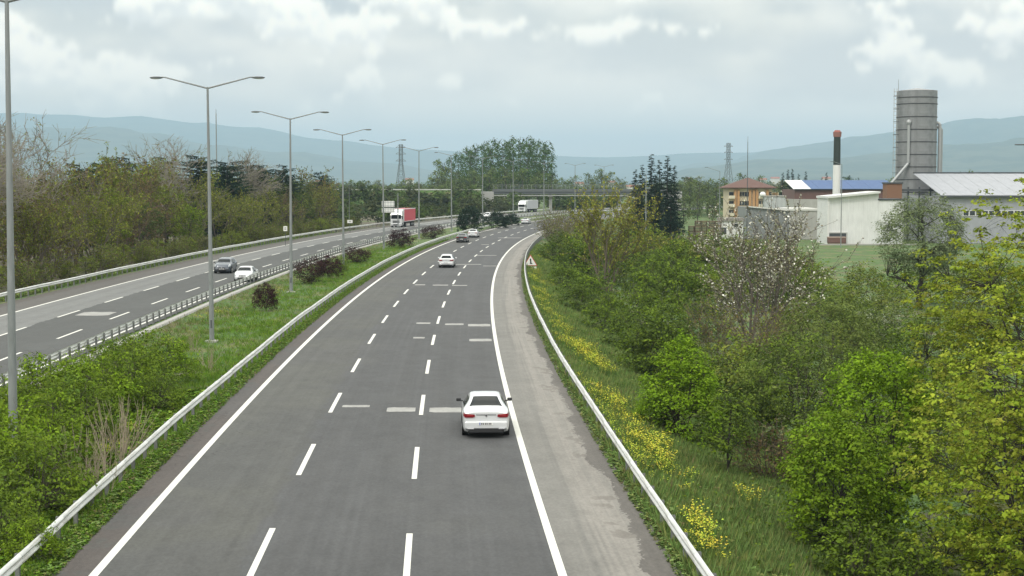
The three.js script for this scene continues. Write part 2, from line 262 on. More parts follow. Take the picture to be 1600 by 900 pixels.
guardRail('curving guard rail on the shoulder edge above the flowering embankment', 3.2, -1, 24, 500, 9);

// ---------------------------------------------------------------- lamp posts in the median
const steel = new THREE.MeshStandardMaterial({ map: (() => { const t = texture(128, 512, (u, v) => { const a = tfbm(u, v, 6, 30, 4, 91), k = 0.8 + 0.4 * a; return [0.25 * k, 0.265 * k, 0.265 * k]; }, true); return t; })(), roughness: 0.55, metalness: 0.35 });
const darkSteel = mat(0.11, 0.12, 0.125, 0.5, { metalness: 0.5 }), lensMat = mat(0.62, 0.64, 0.62, 0.2, { clearcoat: 0.5 }), concrete = mat(0.38, 0.37, 0.34, 0.95);
function makeLamp() {
  const t = new THREE.Group(); t.name = 'street_lamp';
  const pole = new THREE.CylinderGeometry(0.065, 0.155, 15.5, 16); pole.translate(0, 7.75, 0);
  const p = part('pole', pole, steel, t);
  part('inspection_door', rbox(0.11, 0.5, 0.03, 0.01, 0, 1.1, 0.14), darkSteel, p);
  part('base', merge([box(0.75, 0.3, 0.75, 0, -0.06, 0), box(0.42, 0.03, 0.42, 0, 0.105, 0)]), concrete, t);
  for (const s of [-1, 1]) {
    const a = part('arm', merge([bar([0, 15.42, 0], [s * 2.55, 16.08, 0], 0.055, 0.04, 8), bar([s * 2.55, 16.08, 0], [s * 2.75, 16.09, 0], 0.04, 0.04, 8)]), steel, t);
    const head = new THREE.SphereGeometry(1, 14, 10); head.scale(0.42, 0.075, 0.16); head.translate(s * 3.05, 16.06, 0);
    const hd = part('lamp_head', head, darkSteel, a);
    part('lens', (() => { const g = new THREE.SphereGeometry(1, 12, 6, 0, Math.PI * 2, Math.PI / 2, Math.PI / 2); g.scale(0.3, 0.05, 0.125); g.translate(s * 3.1, 16.015, 0); return g; })(), lensMat, hd);
  }
  return t;
}
const lamp0 = makeLamp();
const order = ['first and nearest', 'second', 'third', 'fourth', 'fifth', 'sixth', 'seventh', 'eighth', 'ninth', 'tenth', 'eleventh', 'twelfth'];
[[49.2, -16.74], [93.6, -17.35], [137.2, -18], [182.4, -18.5], [226, -18.7], [270, -18.8], [314, -18.8], [358, -18.8], [402, -18.8], [446, -18.8], [490, -18.8], [530, -18.8]].forEach(([s, o], i) => {
  const p = RP(s, o, 0.02); p[1] = groundXZ(p[0], s) + 0.02; lamp0.userData = { category: 'street lamp' };
  const l = dup(lamp0, p, heading(s) + 0.02, null, `tall grey twin-armed street lamp, ${order[i]} in the row along the grass median`, 'street lamps along the median');
  l.rotation.z = [-0.007, 0.004, -0.004, 0.002, 0.005, -0.003, 0.004, 0, 0.004, 0, 0, 0][i];
});
// single-armed lamps by the works road and slender poles
function sideLamp(px, s, h, reach, label) {
  const x = ray(px, s), y = groundXZ(x, s), t = thing('street_lamp', label, 'street lamp', [x, y, -s]);
  part('pole', bar([0, 0, 0], [0, h, 0], 0.11, 0.06, 8), steel, t);
  const a = part('arm', bar([0, h, 0], [reach, h + Math.abs(reach) * 0.32, 0], 0.05, 0.04, 6), steel, t);
  part('lamp_head', rbox(0.8, 0.1, 0.3, 0.04, reach + Math.sign(reach) * 0.3, h + Math.abs(reach) * 0.33, 0), darkSteel, a);
}
sideLamp(1124, 360, 15.4, -2.9, 'single-armed street lamp rising beside the pallet stacks and orange building');
sideLamp(1314, 300, 16.2, -1.6, 'slim single-armed lamp standing before the white gabled shed');
sideLamp(1616, 130, 15.4, -1.1, 'single-armed lamp over the long grey factory hall, mostly out of view');
function mast(px, s, top, r, label, m = steel) {
  const x = ray(px, s), y = groundXZ(x, s), h = high(top, s) - y, t = thing('pole', label, 'pole', [x, y, -s]);
  part('shaft', bar([0, 0, 0], [0, h, 0], r, r * 0.55, 8), m, t); part('tip', bar([0, h, 0], [0, h + 1.2, 0], r * 0.35, r * 0.2, 6), m, t);
}
mast(1009, 250, 274, 0.12, 'plain pale pole standing before the dark spire-topped conifers');
mast(1167, 330, 222, 0.11, 'tall thin dark pole beside the orange building', darkSteel);
mast(340, 420, 178, 0.22, 'very tall thin mast far behind the second street lamp');
mast(546, 330, 290, 0.06, 'short slim pole at the foot of the distant wood');
// lattice pylons
const lattice = mat(0.17, 0.19, 0.2, 0.6, { metalness: 0.4 });
function pylon(px, s, top, label) {
  const x = ray(px, s), y = -2.6, h = high(top, s) - y, t = thing('power_pylon', label, 'pylon', [x, y, -s], 0.35), w = (q) => lerp(3.2, 0.75, Math.min(1, q / 0.72)) * (q > 0.72 ? 1 : 1), th = 0.11;
  const lv = [0, 0.16, 0.3, 0.42, 0.53, 0.63, 0.72, 0.8, 0.88, 0.95, 1];
  for (const [a, b] of [[-1, -1], [1, -1], [1, 1], [-1, 1]]) part('leg', merge(lv.slice(1).map((q, i) => bar([a * w(lv[i]), lv[i] * h, b * w(lv[i])], [a * w(q), q * h, b * w(q)], th, th, 4))), lattice, t);
  for (let i = 1; i < lv.length; i++) { const p = lv[i - 1], q = lv[i], g = []; for (const [a, b, c, d] of [[-1, -1, 1, -1], [1, -1, 1, 1], [1, 1, -1, 1], [-1, 1, -1, -1]]) { g.push(bar([a * w(p), p * h, b * w(p)], [c * w(q), q * h, d * w(q)], th * 0.6, th * 0.6, 4), bar([c * w(p), p * h, d * w(p)], [a * w(q), q * h, b * w(q)], th * 0.6, th * 0.6, 4), bar([a * w(q), q * h, b * w(q)], [c * w(q), q * h, d * w(q)], th * 0.6, th * 0.6, 4)); } part('bracing', merge(g), lattice, t); }
  for (const q of [0.74, 0.85, 0.95]) part('cross_arm', merge([bar([-2.6, q * h, 0], [2.6, q * h, 0], th, th, 4), bar([-2.6, q * h, 0], [-0.7, q * h + 1.2, 0], th * 0.6, th * 0.6, 4), bar([2.6, q * h, 0], [0.7, q * h + 1.2, 0], th * 0.6, th * 0.6, 4)]), lattice, t);
}
pylon(627, 760, 226, 'lattice power pylon behind the wood beyond the far carriageway');
pylon(1137, 820, 224, 'lattice power pylon rising behind the orange building');

// ---------------------------------------------------------------- signs
const signBack = mat(0.4, 0.41, 0.41, 0.5, { metalness: 0.4 }), signWhite = mat(0.78, 0.78, 0.74, 0.5), redPaint = mat(0.55, 0.05, 0.05, 0.5), blackPaint = mat(0.02, 0.02, 0.02, 0.6);
{ // warning triangle with a plate, beside the shoulder rail
  const s = 176, x = ray(829, s), y = groundXZ(x, s), t = thing('road_sign', 'white triangular warning sign with black symbol above a white plate, on the shoulder verge', 'road sign', [x, y, -s], 0.02), b = high(415, s) - y, w = 0.78;
  const tri = (k, d, z) => { const sh = new THREE.Shape(); sh.moveTo(-w * k, b + (1 - k) * 0.42); sh.lineTo(w * k, b + (1 - k) * 0.42); sh.lineTo(0, b + 1.28 * k + (1 - k) * 0.42); sh.closePath(); const g = new THREE.ExtrudeGeometry(sh, { depth: d, bevelEnabled: false }); g.translate(0, 0, z); return g; };
  part('post', bar([0, 0, 0], [0, b + 1, 0], 0.045, 0.045, 8), darkSteel, t);
  const face = part('warning_triangle', tri(1, 0.02, 0.05), redPaint, t); part('inner_face', tri(0.86, 0.006, 0.071), signWhite, face);
  const sy = new THREE.Shape(); [[-0.09, 0.2], [0.2, 0.2], [0.2, 0.28], [0.09, 0.36], [0.07, 0.78], [-0.03, 0.84], [-0.1, 0.74], [-0.05, 0.45]].forEach(([a, c], i) => (i ? sy.lineTo(a, b + c) : sy.moveTo(a, b + c)));
  const sg = new THREE.ExtrudeGeometry(sy, { depth: 0.005, bevelEnabled: false }); sg.translate(0, 0, 0.078); part('symbol', sg, blackPaint, face);
  const pl = part('lower_plate', box(1.36, 0.34, 0.02, 0, b - 0.27, 0.06), signWhite, t);
  part('lettering', merge([-0.42, -0.3, -0.18, -0.06, 0.14, 0.26, 0.38].map((q) => box(0.07, 0.1, 0.004, q, b - 0.27, 0.0725))), mat(0.2, 0.19, 0.18, 0.7), pl);
}
{ // direction boards seen from behind, on a cantilever arm
  const s = 330, x = ray(622, s), y = -0.8, t = thing('direction_sign', 'pair of pale direction boards seen from behind on a cantilever post', 'road sign', [x, y, -s]);
  part('post', bar([0, 0, 0], [0, high(302, s) - y, 0], 0.12, 0.1, 8), steel, t);
  part('arm', bar([0, high(324, s) - y, 0], [-3.2, high(324, s) - y, 0], 0.07, 0.07, 6), darkSteel, t);
  for (const [a, b] of [[314, 323], [325, 332]]) { const h = (b - a) / FOCAL * s, yc = high((a + b) / 2, s) - y, bd = part('board', box(2.7, h, 0.05, -2.1, yc, 0.1), signWhite, t); part('frame', merge([-1.2, -0.6, 0, 0.6, 1.2].map((q) => box(0.07, h, 0.05, -2.1 + q, yc, 0.151)).concat([-0.3, 0.3].map((q) => box(2.7, 0.06, 0.04, -2.1, yc + q * h, 0.156)))), signBack, bd); }
}
for (const [px, py, s, w, h, l] of [[446, 357, 235, 0.6, 0.75, 'small white kilometre plate behind the distant guard rail near the second lamp'], [547, 346, 300, 1.0, 0.6, 'small pale plate behind the distant guard rail below the wood'], [787, 340, 420, 1.0, 1.1, 'small round white sign in front of the dark evergreen of the median']]) {
  const x = ray(px, s), y = groundXZ(x, s), c = high(py, s) - y, t = thing('marker_sign', l, 'road sign', [x, y, -s]);
  part('post', bar([0, 0, 0], [0, c + h / 2, 0], 0.04, 0.04, 6), darkSteel, t); const pl = part('plate', rbox(w, h, 0.03, 0.012, 0, c, 0.05), signWhite, t); part('mark', merge([box(w * 0.5, h * 0.12, 0.004, 0, c + h * 0.15, 0.067), box(w * 0.5, h * 0.12, 0.004, 0, c - h * 0.12, 0.067)]), blackPaint, pl);
}
// ---------------------------------------------------------------- vegetation builders
const V = (x, y, z) => new THREE.Vector3(x, y, z);
class Plant {                                                    // collects bars (wood) or leaf blades
  constructor() { this.p = []; this.n = []; this.c = []; this.i = []; }
  bar(a, b, r0, r1, sides, col) {
    const d = b.clone().sub(a).normalize(), u = Math.abs(d.y) < 0.9 ? V(0, 1, 0).cross(d).normalize() : V(1, 0, 0).cross(d).normalize(), w = d.clone().cross(u), at = this.p.length / 3;
    for (let e = 0; e < 2; e++) for (let k = 0; k < sides; k++) { const t = k / sides * Math.PI * 2, cx = Math.cos(t), sx = Math.sin(t), q = e ? b : a, r = e ? r1 : r0, nx = u.x * cx + w.x * sx, ny = u.y * cx + w.y * sx, nz = u.z * cx + w.z * sx; this.p.push(q.x + nx * r, q.y + ny * r, q.z + nz * r); this.n.push(nx, ny, nz); this.c.push(...col); }
    for (let k = 0; k < sides; k++) { const k1 = (k + 1) % sides; this.i.push(at + k, at + k1, at + sides + k, at + k1, at + sides + k1, at + sides + k); }
  }
  leaf(c, ax, up, len, wid, col) {                               // a blade folded a little along its rib
    const sd = ax.clone().cross(up).normalize(), n = sd.clone().cross(ax).normalize(), at = this.p.length / 3, f = wid * 0.25;
    const put = (al, ss, hh) => { this.p.push(c.x + ax.x * al + sd.x * ss + n.x * hh, c.y + ax.y * al + sd.y * ss + n.y * hh, c.z + ax.z * al + sd.z * ss + n.z * hh); this.n.push(n.x, n.y, n.z); this.c.push(...col); };
    put(-len / 2, 0, 0); put(0.05 * len, wid / 2, f); put(len / 2, 0, 0); put(0.05 * len, -wid / 2, f);
    this.i.push(at, at + 1, at + 2, at, at + 2, at + 3);
  }
  build() { const g = new THREE.BufferGeometry(); g.setAttribute('position', new THREE.Float32BufferAttribute(this.p, 3)); g.setAttribute('normal', new THREE.Float32BufferAttribute(this.n, 3)); g.setAttribute('color', new THREE.Float32BufferAttribute(this.c, 3)); g.setIndex(this.i); return g; }
}
const leafMat = new THREE.MeshPhysicalMaterial({ vertexColors: true, roughness: 0.9, transmission: 0.32, thickness: 0, side: THREE.DoubleSide, specularIntensity: 0.06 });
const petalMat = new THREE.MeshPhysicalMaterial({ vertexColors: true, roughness: 0.95, side: THREE.DoubleSide, specularIntensity: 0.06 });
const barkMat = new THREE.MeshStandardMaterial({ vertexColors: true, roughness: 0.95 });
const rdir = (r) => { const z = r() * 2 - 1, t = r() * Math.PI * 2, q = Math.sqrt(1 - z * z); return V(q * Math.cos(t), z, q * Math.sin(t)); };
const pick = (r, pal) => { const c = pal[Math.floor(r() * pal.length)], k = 0.6 + 0.95 * r(); return [c[0] * k, c[1] * k, c[2] * k]; };
const GREEN = [[0.135, 0.205, 0.018], [0.17, 0.24, 0.022], [0.10, 0.155, 0.018]], DEEP = [[0.068, 0.102, 0.024], [0.085, 0.12, 0.03], [0.055, 0.084, 0.024]],
  BRIGHT = [[0.16, 0.265, 0.015], [0.20, 0.31, 0.02], [0.11, 0.195, 0.014]], LIME = [[0.25, 0.31, 0.028], [0.30, 0.35, 0.036], [0.18, 0.25, 0.024], [0.22, 0.22, 0.034], [0.14, 0.18, 0.022]],
  OLIVE = [[0.185, 0.20, 0.035], [0.21, 0.215, 0.042], [0.14, 0.165, 0.03], [0.16, 0.21, 0.03]], RUST = [[0.17, 0.115, 0.05], [0.15, 0.12, 0.055], [0.13, 0.12, 0.05]],
  GREY = [[0.16, 0.20, 0.09], [0.19, 0.23, 0.11], [0.13, 0.17, 0.075]], PURPLE = [[0.045, 0.020, 0.022], [0.06, 0.026, 0.028], [0.032, 0.018, 0.018]], NEEDLE = [[0.022, 0.045, 0.028], [0.030, 0.058, 0.034], [0.018, 0.036, 0.026]],
  BLOSSOM = [[0.50, 0.49, 0.42], [0.55, 0.54, 0.48], [0.40, 0.39, 0.31]], SAGE = [[0.135, 0.175, 0.042], [0.165, 0.205, 0.055], [0.10, 0.14, 0.035]];
const BARK = [0.075, 0.062, 0.05], GREYBARK = [0.19, 0.17, 0.145], DARKBARK = [0.04, 0.034, 0.028];

// leafy tree or shrub: trunk and limbs carry clumps of leaves spread through an uneven crown
function leafy(o) {
  const r = rng(o.seed), wood = new Plant(), crown = new Plant(), H = o.h, R = o.r, base = o.base ?? 0.25, stems = o.stems ?? 1, bark = o.bark ?? BARK, pal = o.pal;
  const dome = o.shape === 'dome', cy = dome ? base * H + 0.12 * H : lerp(base * H, H, 0.5), ry = dome ? H * (0.88 - base) : (H - base * H) / 2, lim = [];
  const lumps = []; for (let k = 0; k < 9; k++) lumps.push([rdir(r), 0.75 + 0.5 * r()]);
  const reach = (d) => { let m = 0, w = 0; for (const [v, s] of lumps) { const q = Math.pow(Math.max(0, d.dot(v)), 6); m += q * s; w += q; } return (m + 0.85 * 0.12) / (w + 0.12); };
  for (let k = 0; k < stems; k++) {
    const a = k / stems * 6.28 + r(), lean = stems > 1 ? R * (0.15 + 0.4 * r()) : R * 0.12; let p = V(Math.cos(a) * 0.12 * (stems > 1), -0.3, Math.sin(a) * 0.12 * (stems > 1)); const top = stems > 1 ? H * (0.6 + 0.25 * r()) : H * 0.85, n = 6;
    for (let i = 1; i <= n; i++) { const q = V(Math.cos(a) * lean * i / n + (r() - 0.5) * R * 0.1, top * i / n, Math.sin(a) * lean * i / n + (r() - 0.5) * R * 0.1), w = (o.tr ?? H * 0.018) / Math.sqrt(stems); wood.bar(p, q, w * (1 - (i - 1) / n * 0.8), w * (1 - i / n * 0.8), 7, bark); lim.push([q.clone(), w * (1 - i / n * 0.8)]); p = q; }
  }
  const main = o.limbs ?? 9;
  for (let k = 0; k < main; k++) {
    const st = lim[Math.floor(r() * lim.length * 0.8)], d = rdir(r); d.y = Math.abs(d.y) * 0.6 + 0.25; d.normalize(); const e = V(d.x * R * 0.75, Math.min(H * 0.9, st[0].y + d.y * ry * 1.0), d.z * R * 0.75), m = st[0].clone().lerp(e, 0.5); m.y += ry * 0.12; m.x += (r() - 0.5) * R * 0.2; m.z += (r() - 0.5) * R * 0.2;
    wood.bar(st[0], m, st[1] * 0.6, st[1] * 0.4, 5, bark); wood.bar(m, e, st[1] * 0.4, st[1] * 0.15, 5, bark); lim.push([m, st[1] * 0.4], [e, st[1] * 0.2]);
  }
  for (let k = 0; k < o.clumps; k++) {
    const d = rdir(r); if (dome && d.y < -0.15) d.y = -d.y; const rr = reach(d) * Math.pow(lerp(o.hollow ?? 0.3, 1, r()), 0.5), c = V(d.x * R * rr, cy + d.y * ry * rr, d.z * R * rr);
    if (o.shape === 'cone') { const t = clamp((c.y - base * H) / (H - base * H)), w = 1.25 * Math.pow(1 - t, 0.7) + 0.06; c.x *= w; c.z *= w; }
    if (c.y < 0.08) c.y = 0.08 + r() * 0.2;
    let best = lim[0], bd = 1e9; for (const q of lim) { const e = q[0].distanceToSquared(c) + (q[0].y > c.y ? 0.6 : 0); if (e < bd) { bd = e; best = q; } }
    const m = best[0].clone().lerp(c, 0.55); m.y += 0.08 * Math.sqrt(bd); const tw = Math.min(best[1] * 0.5, 0.006 + H * 0.0018); wood.bar(best[0], m, tw, tw * 0.7, 3, bark); wood.bar(m, c, tw * 0.7, tw * 0.3, 3, bark);
    const cr = o.clumpR * (0.6 + 0.8 * r()), tint = pick(r, pal), mixk = 0.5, per = Math.round(o.leaves * (0.6 + 0.8 * r()));
    for (let j = 0; j < per; j++) {
      const v = rdir(r), q = Math.cbrt(r()), p = V(c.x + v.x * cr * q, c.y + v.y * cr * q * (o.flat ?? 0.75), c.z + v.z * cr * q), up = V(v.x * 0.5 + d.x * 0.3 + (r() - 0.5) * 0.9, 0.55 + r() * 0.5, v.z * 0.5 + d.z * 0.3 + (r() - 0.5) * 0.9).normalize();
      const ax = rdir(r).cross(up).normalize(), col = pick(r, pal); ax.y -= o.droop ?? 0.15; ax.normalize();
      if (p.y < 0.03) p.y = 0.03 + r() * 0.1;
      const L = o.leaf * (0.45 + 1.1 * r() * r() + 0.25 * r()); crown.leaf(p, ax, up, L, L * (o.slim ?? 0.6), [lerp(col[0], tint[0], mixk), lerp(col[1], tint[1], mixk), lerp(col[2], tint[2], mixk)]);
    }
  }
  return { wood: wood.build(), crown: crown.build() };
}
// twiggy tree: repeated forking, with scattered young leaves or blossom
function twiggy(o) {
  const r = rng(o.seed), wood = new Plant(), crown = new Plant(), bark = o.bark ?? GREYBARK, depth = o.depth ?? 5;
  const grow = (p, d, len, rad, lv) => {
    const n = lv < 2 ? 3 : lv < 4 ? 2 : 1; let a = p.clone(), dir = d.clone(), w = rad;
    const kids = [];
    for (let i = 0; i < n; i++) { dir.add(rdir(r).multiplyScalar(0.16)).normalize(); dir.y += o.rise ?? 0.06; dir.normalize(); const b = a.clone().addScaledVector(dir, len / n); wood.bar(a, b, w, w * (n === 1 ? 0.4 : 0.82), lv < 2 ? 6 : lv < 3 ? 4 : 3, bark); w *= 0.82; a = b; if (lv > 0 || i > 0 || o.stems) kids.push([a.clone(), dir.clone(), w]); 
      if (lv >= depth - 2 && o.leaves) for (let q = 0; q < o.leaves; q++) if (r() < (o.leafShare ?? 1)) { const c = a.clone().addScaledVector(dir, -r() * len / n).add(rdir(r).multiplyScalar(o.leaf * 0.7)), up = rdir(r); up.y = Math.abs(up.y) + 0.3; up.normalize(); const L = o.leaf * (0.5 + r()); crown.leaf(c, rdir(r).cross(up).normalize(), up, L, L * 0.65, pick(r, o.pal)); } }
    if (lv >= depth - 1) return;
    const m = lv === 0 ? (o.first ?? 7) : lv === 1 ? 6 : lv === 2 ? 5 : 4;
    for (let k = 0; k < m; k++) { const [q, qd, qw] = kids[Math.min(kids.length - 1, Math.floor((k + r()) / m * kids.length))]; const side = rdir(r).cross(qd).normalize(), nd = qd.clone().multiplyScalar(lerp(0.75, 1.0, r())).addScaledVector(side, (o.spread ?? 0.75) * lerp(0.6, 1.15, r())).normalize(); grow(q.clone().addScaledVector(qd, -r() * len * 0.12), nd, len * lerp(0.5, 0.72, r()), Math.max(qw * 0.6, o.thin ?? 0.012), lv + 1); }
  };
  const stems = o.stems ?? 1;
  for (let k = 0; k < stems; k++) { const a = k / stems * 6.28 + r(); const d = V(Math.cos(a) * (stems > 1 ? 0.35 : 0.04), 1, Math.sin(a) * (stems > 1 ? 0.35 : 0.04)).normalize(); grow(V(Math.cos(a) * 0.15 * (stems > 1), -0.2, Math.sin(a) * 0.15 * (stems > 1)), d, o.h * (o.trunk ?? 0.5), (o.tr ?? o.h * 0.014) / Math.sqrt(stems), stems > 1 ? 1 : 0); }
  return { wood: wood.build(), crown: crown.p.length ? crown.build() : null };
}
// conifer: whorls of drooping sprays
function conifer(o) {
  const r = rng(o.seed), wood = new Plant(), crown = new Plant(), H = o.h; wood.bar(V(0, -0.3, 0), V(0, H * 0.98, 0), H * 0.016, 0.02, 6, DARKBARK);
  const rows = o.rows ?? 34;
  for (let k = 0; k < rows; k++) {
    const t = k / rows, y = H * lerp(o.base ?? 0.05, 0.985, t) , R = o.r * (o.pine ? Math.pow(Math.sin(Math.PI * lerp(0.28, 0.97, t)), 0.6) : Math.pow(1 - t, 1.05)) * (0.7 + 0.55 * r()) + 0.15, m = Math.round(lerp(9, 4, t));
    for (let b = 0; b < m; b++) {
      const a = r() * 6.28, len = R * (0.75 + 0.45 * r()), p = V(0, y + (r() - 0.5) * H / rows, 0), e = V(Math.cos(a) * len, p.y - len * (o.droop ?? 0.12) + 0.1 * len * (r()), Math.sin(a) * len); wood.bar(p, e, 0.03, 0.012, 3, DARKBARK);
      const n = Math.ceil(len / 0.22); for (let i = 0; i < n; i++) { const q = (i + 0.6) / n, c = p.clone().lerp(e, q); for (let s = 0; s < (o.sprays ?? 3); s++) { const ax = V(Math.cos(a) * 0.6 + (r() - 0.5) * 1.3, -0.35 + r() * 0.5, Math.sin(a) * 0.6 + (r() - 0.5) * 1.3).normalize(), up = V(r() - 0.5, 1, r() - 0.5).normalize(); crown.leaf(c.clone().addScaledVector(ax, 0.2), ax, up, (o.leaf ?? 0.55) * (0.7 + 0.6 * r()), (o.leaf ?? 0.55) * 0.3, pick(r, NEEDLE)); } }
    }
  }
  return { wood: wood.build(), crown: crown.build() };
}
function plant(name, g, leaf = leafMat, crownName = 'crown', woodName = 'trunk') { const t = new THREE.Group(); t.name = name; part(woodName, g.wood, barkMat, t); if (g.crown) part(crownName, g.crown, leaf, t); return t; }
function put(src, x, s, turn, scale, label, category, group, sink = 0) { src.userData = { category }; return dup(src, [x, groundXZ(x, s) - sink, -s], turn, scale, label, group); }

const R0 = rng(77);
// --- kinds
const K = {};
K.bareA = plant('bare_tree', twiggy({ seed: 11, h: 15, depth: 5, first: 9, tr: 0.2, thin: 0.022, spread: 0.62, leaves: 1, leafShare: 0.5, leaf: 0.16, pal: OLIVE, bark: [0.25, 0.225, 0.19] }));
K.bareB = plant('bare_tree', twiggy({ seed: 12, h: 13, depth: 5, first: 10, tr: 0.16, thin: 0.02, spread: 0.55, stems: 3, trunk: 0.42, leaves: 1, leafShare: 0.5, leaf: 0.17, pal: OLIVE, bark: [0.20, 0.175, 0.15] }));
K.oliveA = plant('budding_tree', twiggy({ seed: 13, h: 13, depth: 5, first: 9, tr: 0.17, thin: 0.018, spread: 0.75, stems: 2, trunk: 0.42, leaves: 8, leaf: 0.21, pal: OLIVE, bark: [0.12, 0.10, 0.08] }));
K.oliveB = plant('budding_tree', twiggy({ seed: 14, h: 12, depth: 5, first: 9, tr: 0.17, thin: 0.018, spread: 0.85, stems: 3, trunk: 0.40, leaves: 6, leaf: 0.21, pal: [...OLIVE, ...RUST], bark: [0.13, 0.10, 0.08] }));
K.rust = plant('budding_tree', twiggy({ seed: 15, h: 11, depth: 5, first: 9, tr: 0.15, thin: 0.018, spread: 0.8, stems: 3, trunk: 0.42, leaves: 5, leaf: 0.19, pal: RUST, bark: [0.14, 0.10, 0.085] }));
K.brush = plant('bare_brush', twiggy({ seed: 16, h: 4.2, depth: 4, tr: 0.09, thin: 0.012, spread: 0.75, stems: 9, trunk: 0.55, leaves: 4, leafShare: 0.8, leaf: 0.15, pal: [...RUST, ...OLIVE, ...GREEN, ...GREEN], bark: [0.15, 0.13, 0.10] }));
K.greenA = plant('leafy_tree', leafy({ seed: 17, h: 10, r: 3.4, base: 0.12, clumps: 150, leaves: 22, leaf: 0.28, clumpR: 0.62, pal: GREEN, limbs: 12 }));
K.greenB = plant('leafy_tree', leafy({ seed: 18, h: 11, r: 3.2, base: 0.15, clumps: 170, leaves: 22, leaf: 0.26, clumpR: 0.62, pal: [...GREEN, ...OLIVE], limbs: 12 }));
K.deepA = plant('leafy_tree', leafy({ seed: 19, h: 9, r: 3.4, base: 0.08, clumps: 150, leaves: 22, leaf: 0.28, clumpR: 0.65, pal: DEEP, limbs: 12 }));
K.pine = plant('pine_tree', conifer({ seed: 20, h: 13, r: 3.0, base: 0.12, rows: 24, pine: true, droop: -0.1, sprays: 2, leaf: 0.72 }));
K.spruce = plant('spruce_tree', conifer({ seed: 21, h: 18, r: 3.7, base: 0.03, rows: 44, sprays: 3, leaf: 0.55 }));
K.spruceB = plant('spruce_tree', conifer({ seed: 22, h: 17, r: 3.3, base: 0.03, rows: 42, sprays: 3, leaf: 0.52, droop: 0.2 }));
K.far = plant('grove_tree', leafy({ seed: 23, h: 26, r: 5.6, base: 0.1, clumps: 130, leaves: 16, leaf: 0.9, clumpR: 1.5, pal: [[0.065, 0.115, 0.022], [0.08, 0.135, 0.026], [0.05, 0.09, 0.02]], limbs: 10, tr: 0.35 }));
K.farB = plant('grove_tree', leafy({ seed: 24, h: 17, r: 5.2, base: 0.08, clumps: 78, leaves: 14, leaf: 1.0, clumpR: 1.5, pal: [[0.11, 0.155, 0.045], [0.14, 0.165, 0.06], [0.10, 0.135, 0.045]], limbs: 10, tr: 0.3 }));
K.farBrush = plant('distant_bush', leafy({ seed: 25, h: 7, r: 4.2, base: 0.02, clumps: 46, leaves: 14, leaf: 0.9, clumpR: 1.1, pal: [[0.075, 0.09, 0.04], [0.10, 0.105, 0.05], [0.06, 0.08, 0.035]], stems: 3, limbs: 6 }));
K.farDark = plant('distant_bush', leafy({ seed: 26, h: 7, r: 4.2, base: 0.02, clumps: 48, leaves: 14, leaf: 0.9, clumpR: 1.1, pal: DEEP, stems: 3, limbs: 6 }));

// --- rows of alike plants: each gets a label that counts it from the near end of its row
const families = {};
function count(o, s, kind, where, from) { (families[kind + '|' + where + '|' + from] ??= []).push([s, o]); return o; }
const ORD1 = ['first', 'second', 'third', 'fourth', 'fifth', 'sixth', 'seventh', 'eighth', 'ninth', 'tenth', 'eleventh', 'twelfth', 'thirteenth', 'fourteenth', 'fifteenth', 'sixteenth', 'seventeenth', 'eighteenth', 'nineteenth'], TENS = ['', '', 'twent', 'thirt', 'fort', 'fift', 'sixt'], TENF = ['', '', 'twenty', 'thirty', 'forty', 'fifty', 'sixty'];
const ordinal = (n) => n < 20 ? ORD1[n - 1] : n % 10 ? TENF[Math.floor(n / 10)] + '-' + ORD1[n % 10 - 1] : TENS[n / 10] + 'ieth';
function labelFamilies() { for (const [key, list] of Object.entries(families)) { const [kind, where, from] = key.split('|'); list.sort((a, b) => a[0] - b[0]).forEach(([, o], i) => { o.userData.label = list.length > 1 ? `${kind} ${where}, ${ordinal(i + 1)} from ${from}` : `${kind} ${where}`; o.userData.group = `${kind} ${where}`; }); } }

// --- the wood beyond the far carriageway: a back row, a front row, then brush behind the rail
const seqA = ['bareA', 'bareA', 'bareA', 'bareB', 'oliveB', 'oliveA', 'rust', 'oliveA', 'oliveB', 'greenB', 'bareA', 'bareB', 'oliveA', 'pine', 'deepA', 'pine', 'pine', 'bareA', 'deepA', 'pine', 'deepA', 'pine', 'pine', 'deepA', 'oliveB', 'pine'];
const said = { bareA: 'tall bare grey tree', bareB: 'bare many-stemmed tree', oliveA: 'olive-leaved spring tree', oliveB: 'olive and brown tree', rust: 'reddish-brown budding tree', greenA: 'full green tree', greenB: 'yellow-green tree', deepA: 'dark green leafy tree', pine: 'dark pine tree', brush: 'tall brown brush' };
const hOf = { bareA: 1.16, bareB: 1.1, oliveA: 1.6, oliveB: 1.6, rust: 1.45, greenA: 1.25, greenB: 1.35, deepA: 1.3, pine: 1.08 };
for (let row = 0; row < 3; row++) for (let i = 0; i < 32; i++) {
  const s = [122, 136, 168][row] + i * 6.6 + R0() * 3 + row, off = [-46, -52, -60][row] - R0() * 4; if (s > 345) continue;
  const k = row === 2 ? (s > 215 ? ['pine', 'deepA', 'pine', 'oliveA', 'greenB'] : ['oliveA', 'oliveB', 'greenB', 'rust', 'bareB'])[i % 5] : row === 0 ? ['oliveB', 'greenA', 'brush', 'oliveA', 'deepA', 'oliveB', 'rust', 'greenB', 'brush', 'oliveA', 'greenB', 'oliveA'][Math.floor(R0() * 12)] : seqA[Math.min(25, Math.max(0, Math.floor((s - 160) / 7.2)))];
  const [x] = RP(s, off), big = (row === 0 ? 0.62 : 0.92) + 0.2 * R0();
  count(put(K[k], x, s, R0() * 6.28, [big * (k === 'brush' ? 1.5 : 1.3), big * (hOf[k] ?? 1.6), big * (k === 'brush' ? 1.5 : 1.3)], '', k === 'brush' ? 'shrub' : 'tree'), s, said[k], 'of the wood beyond the far carriageway', 'its near end');
}
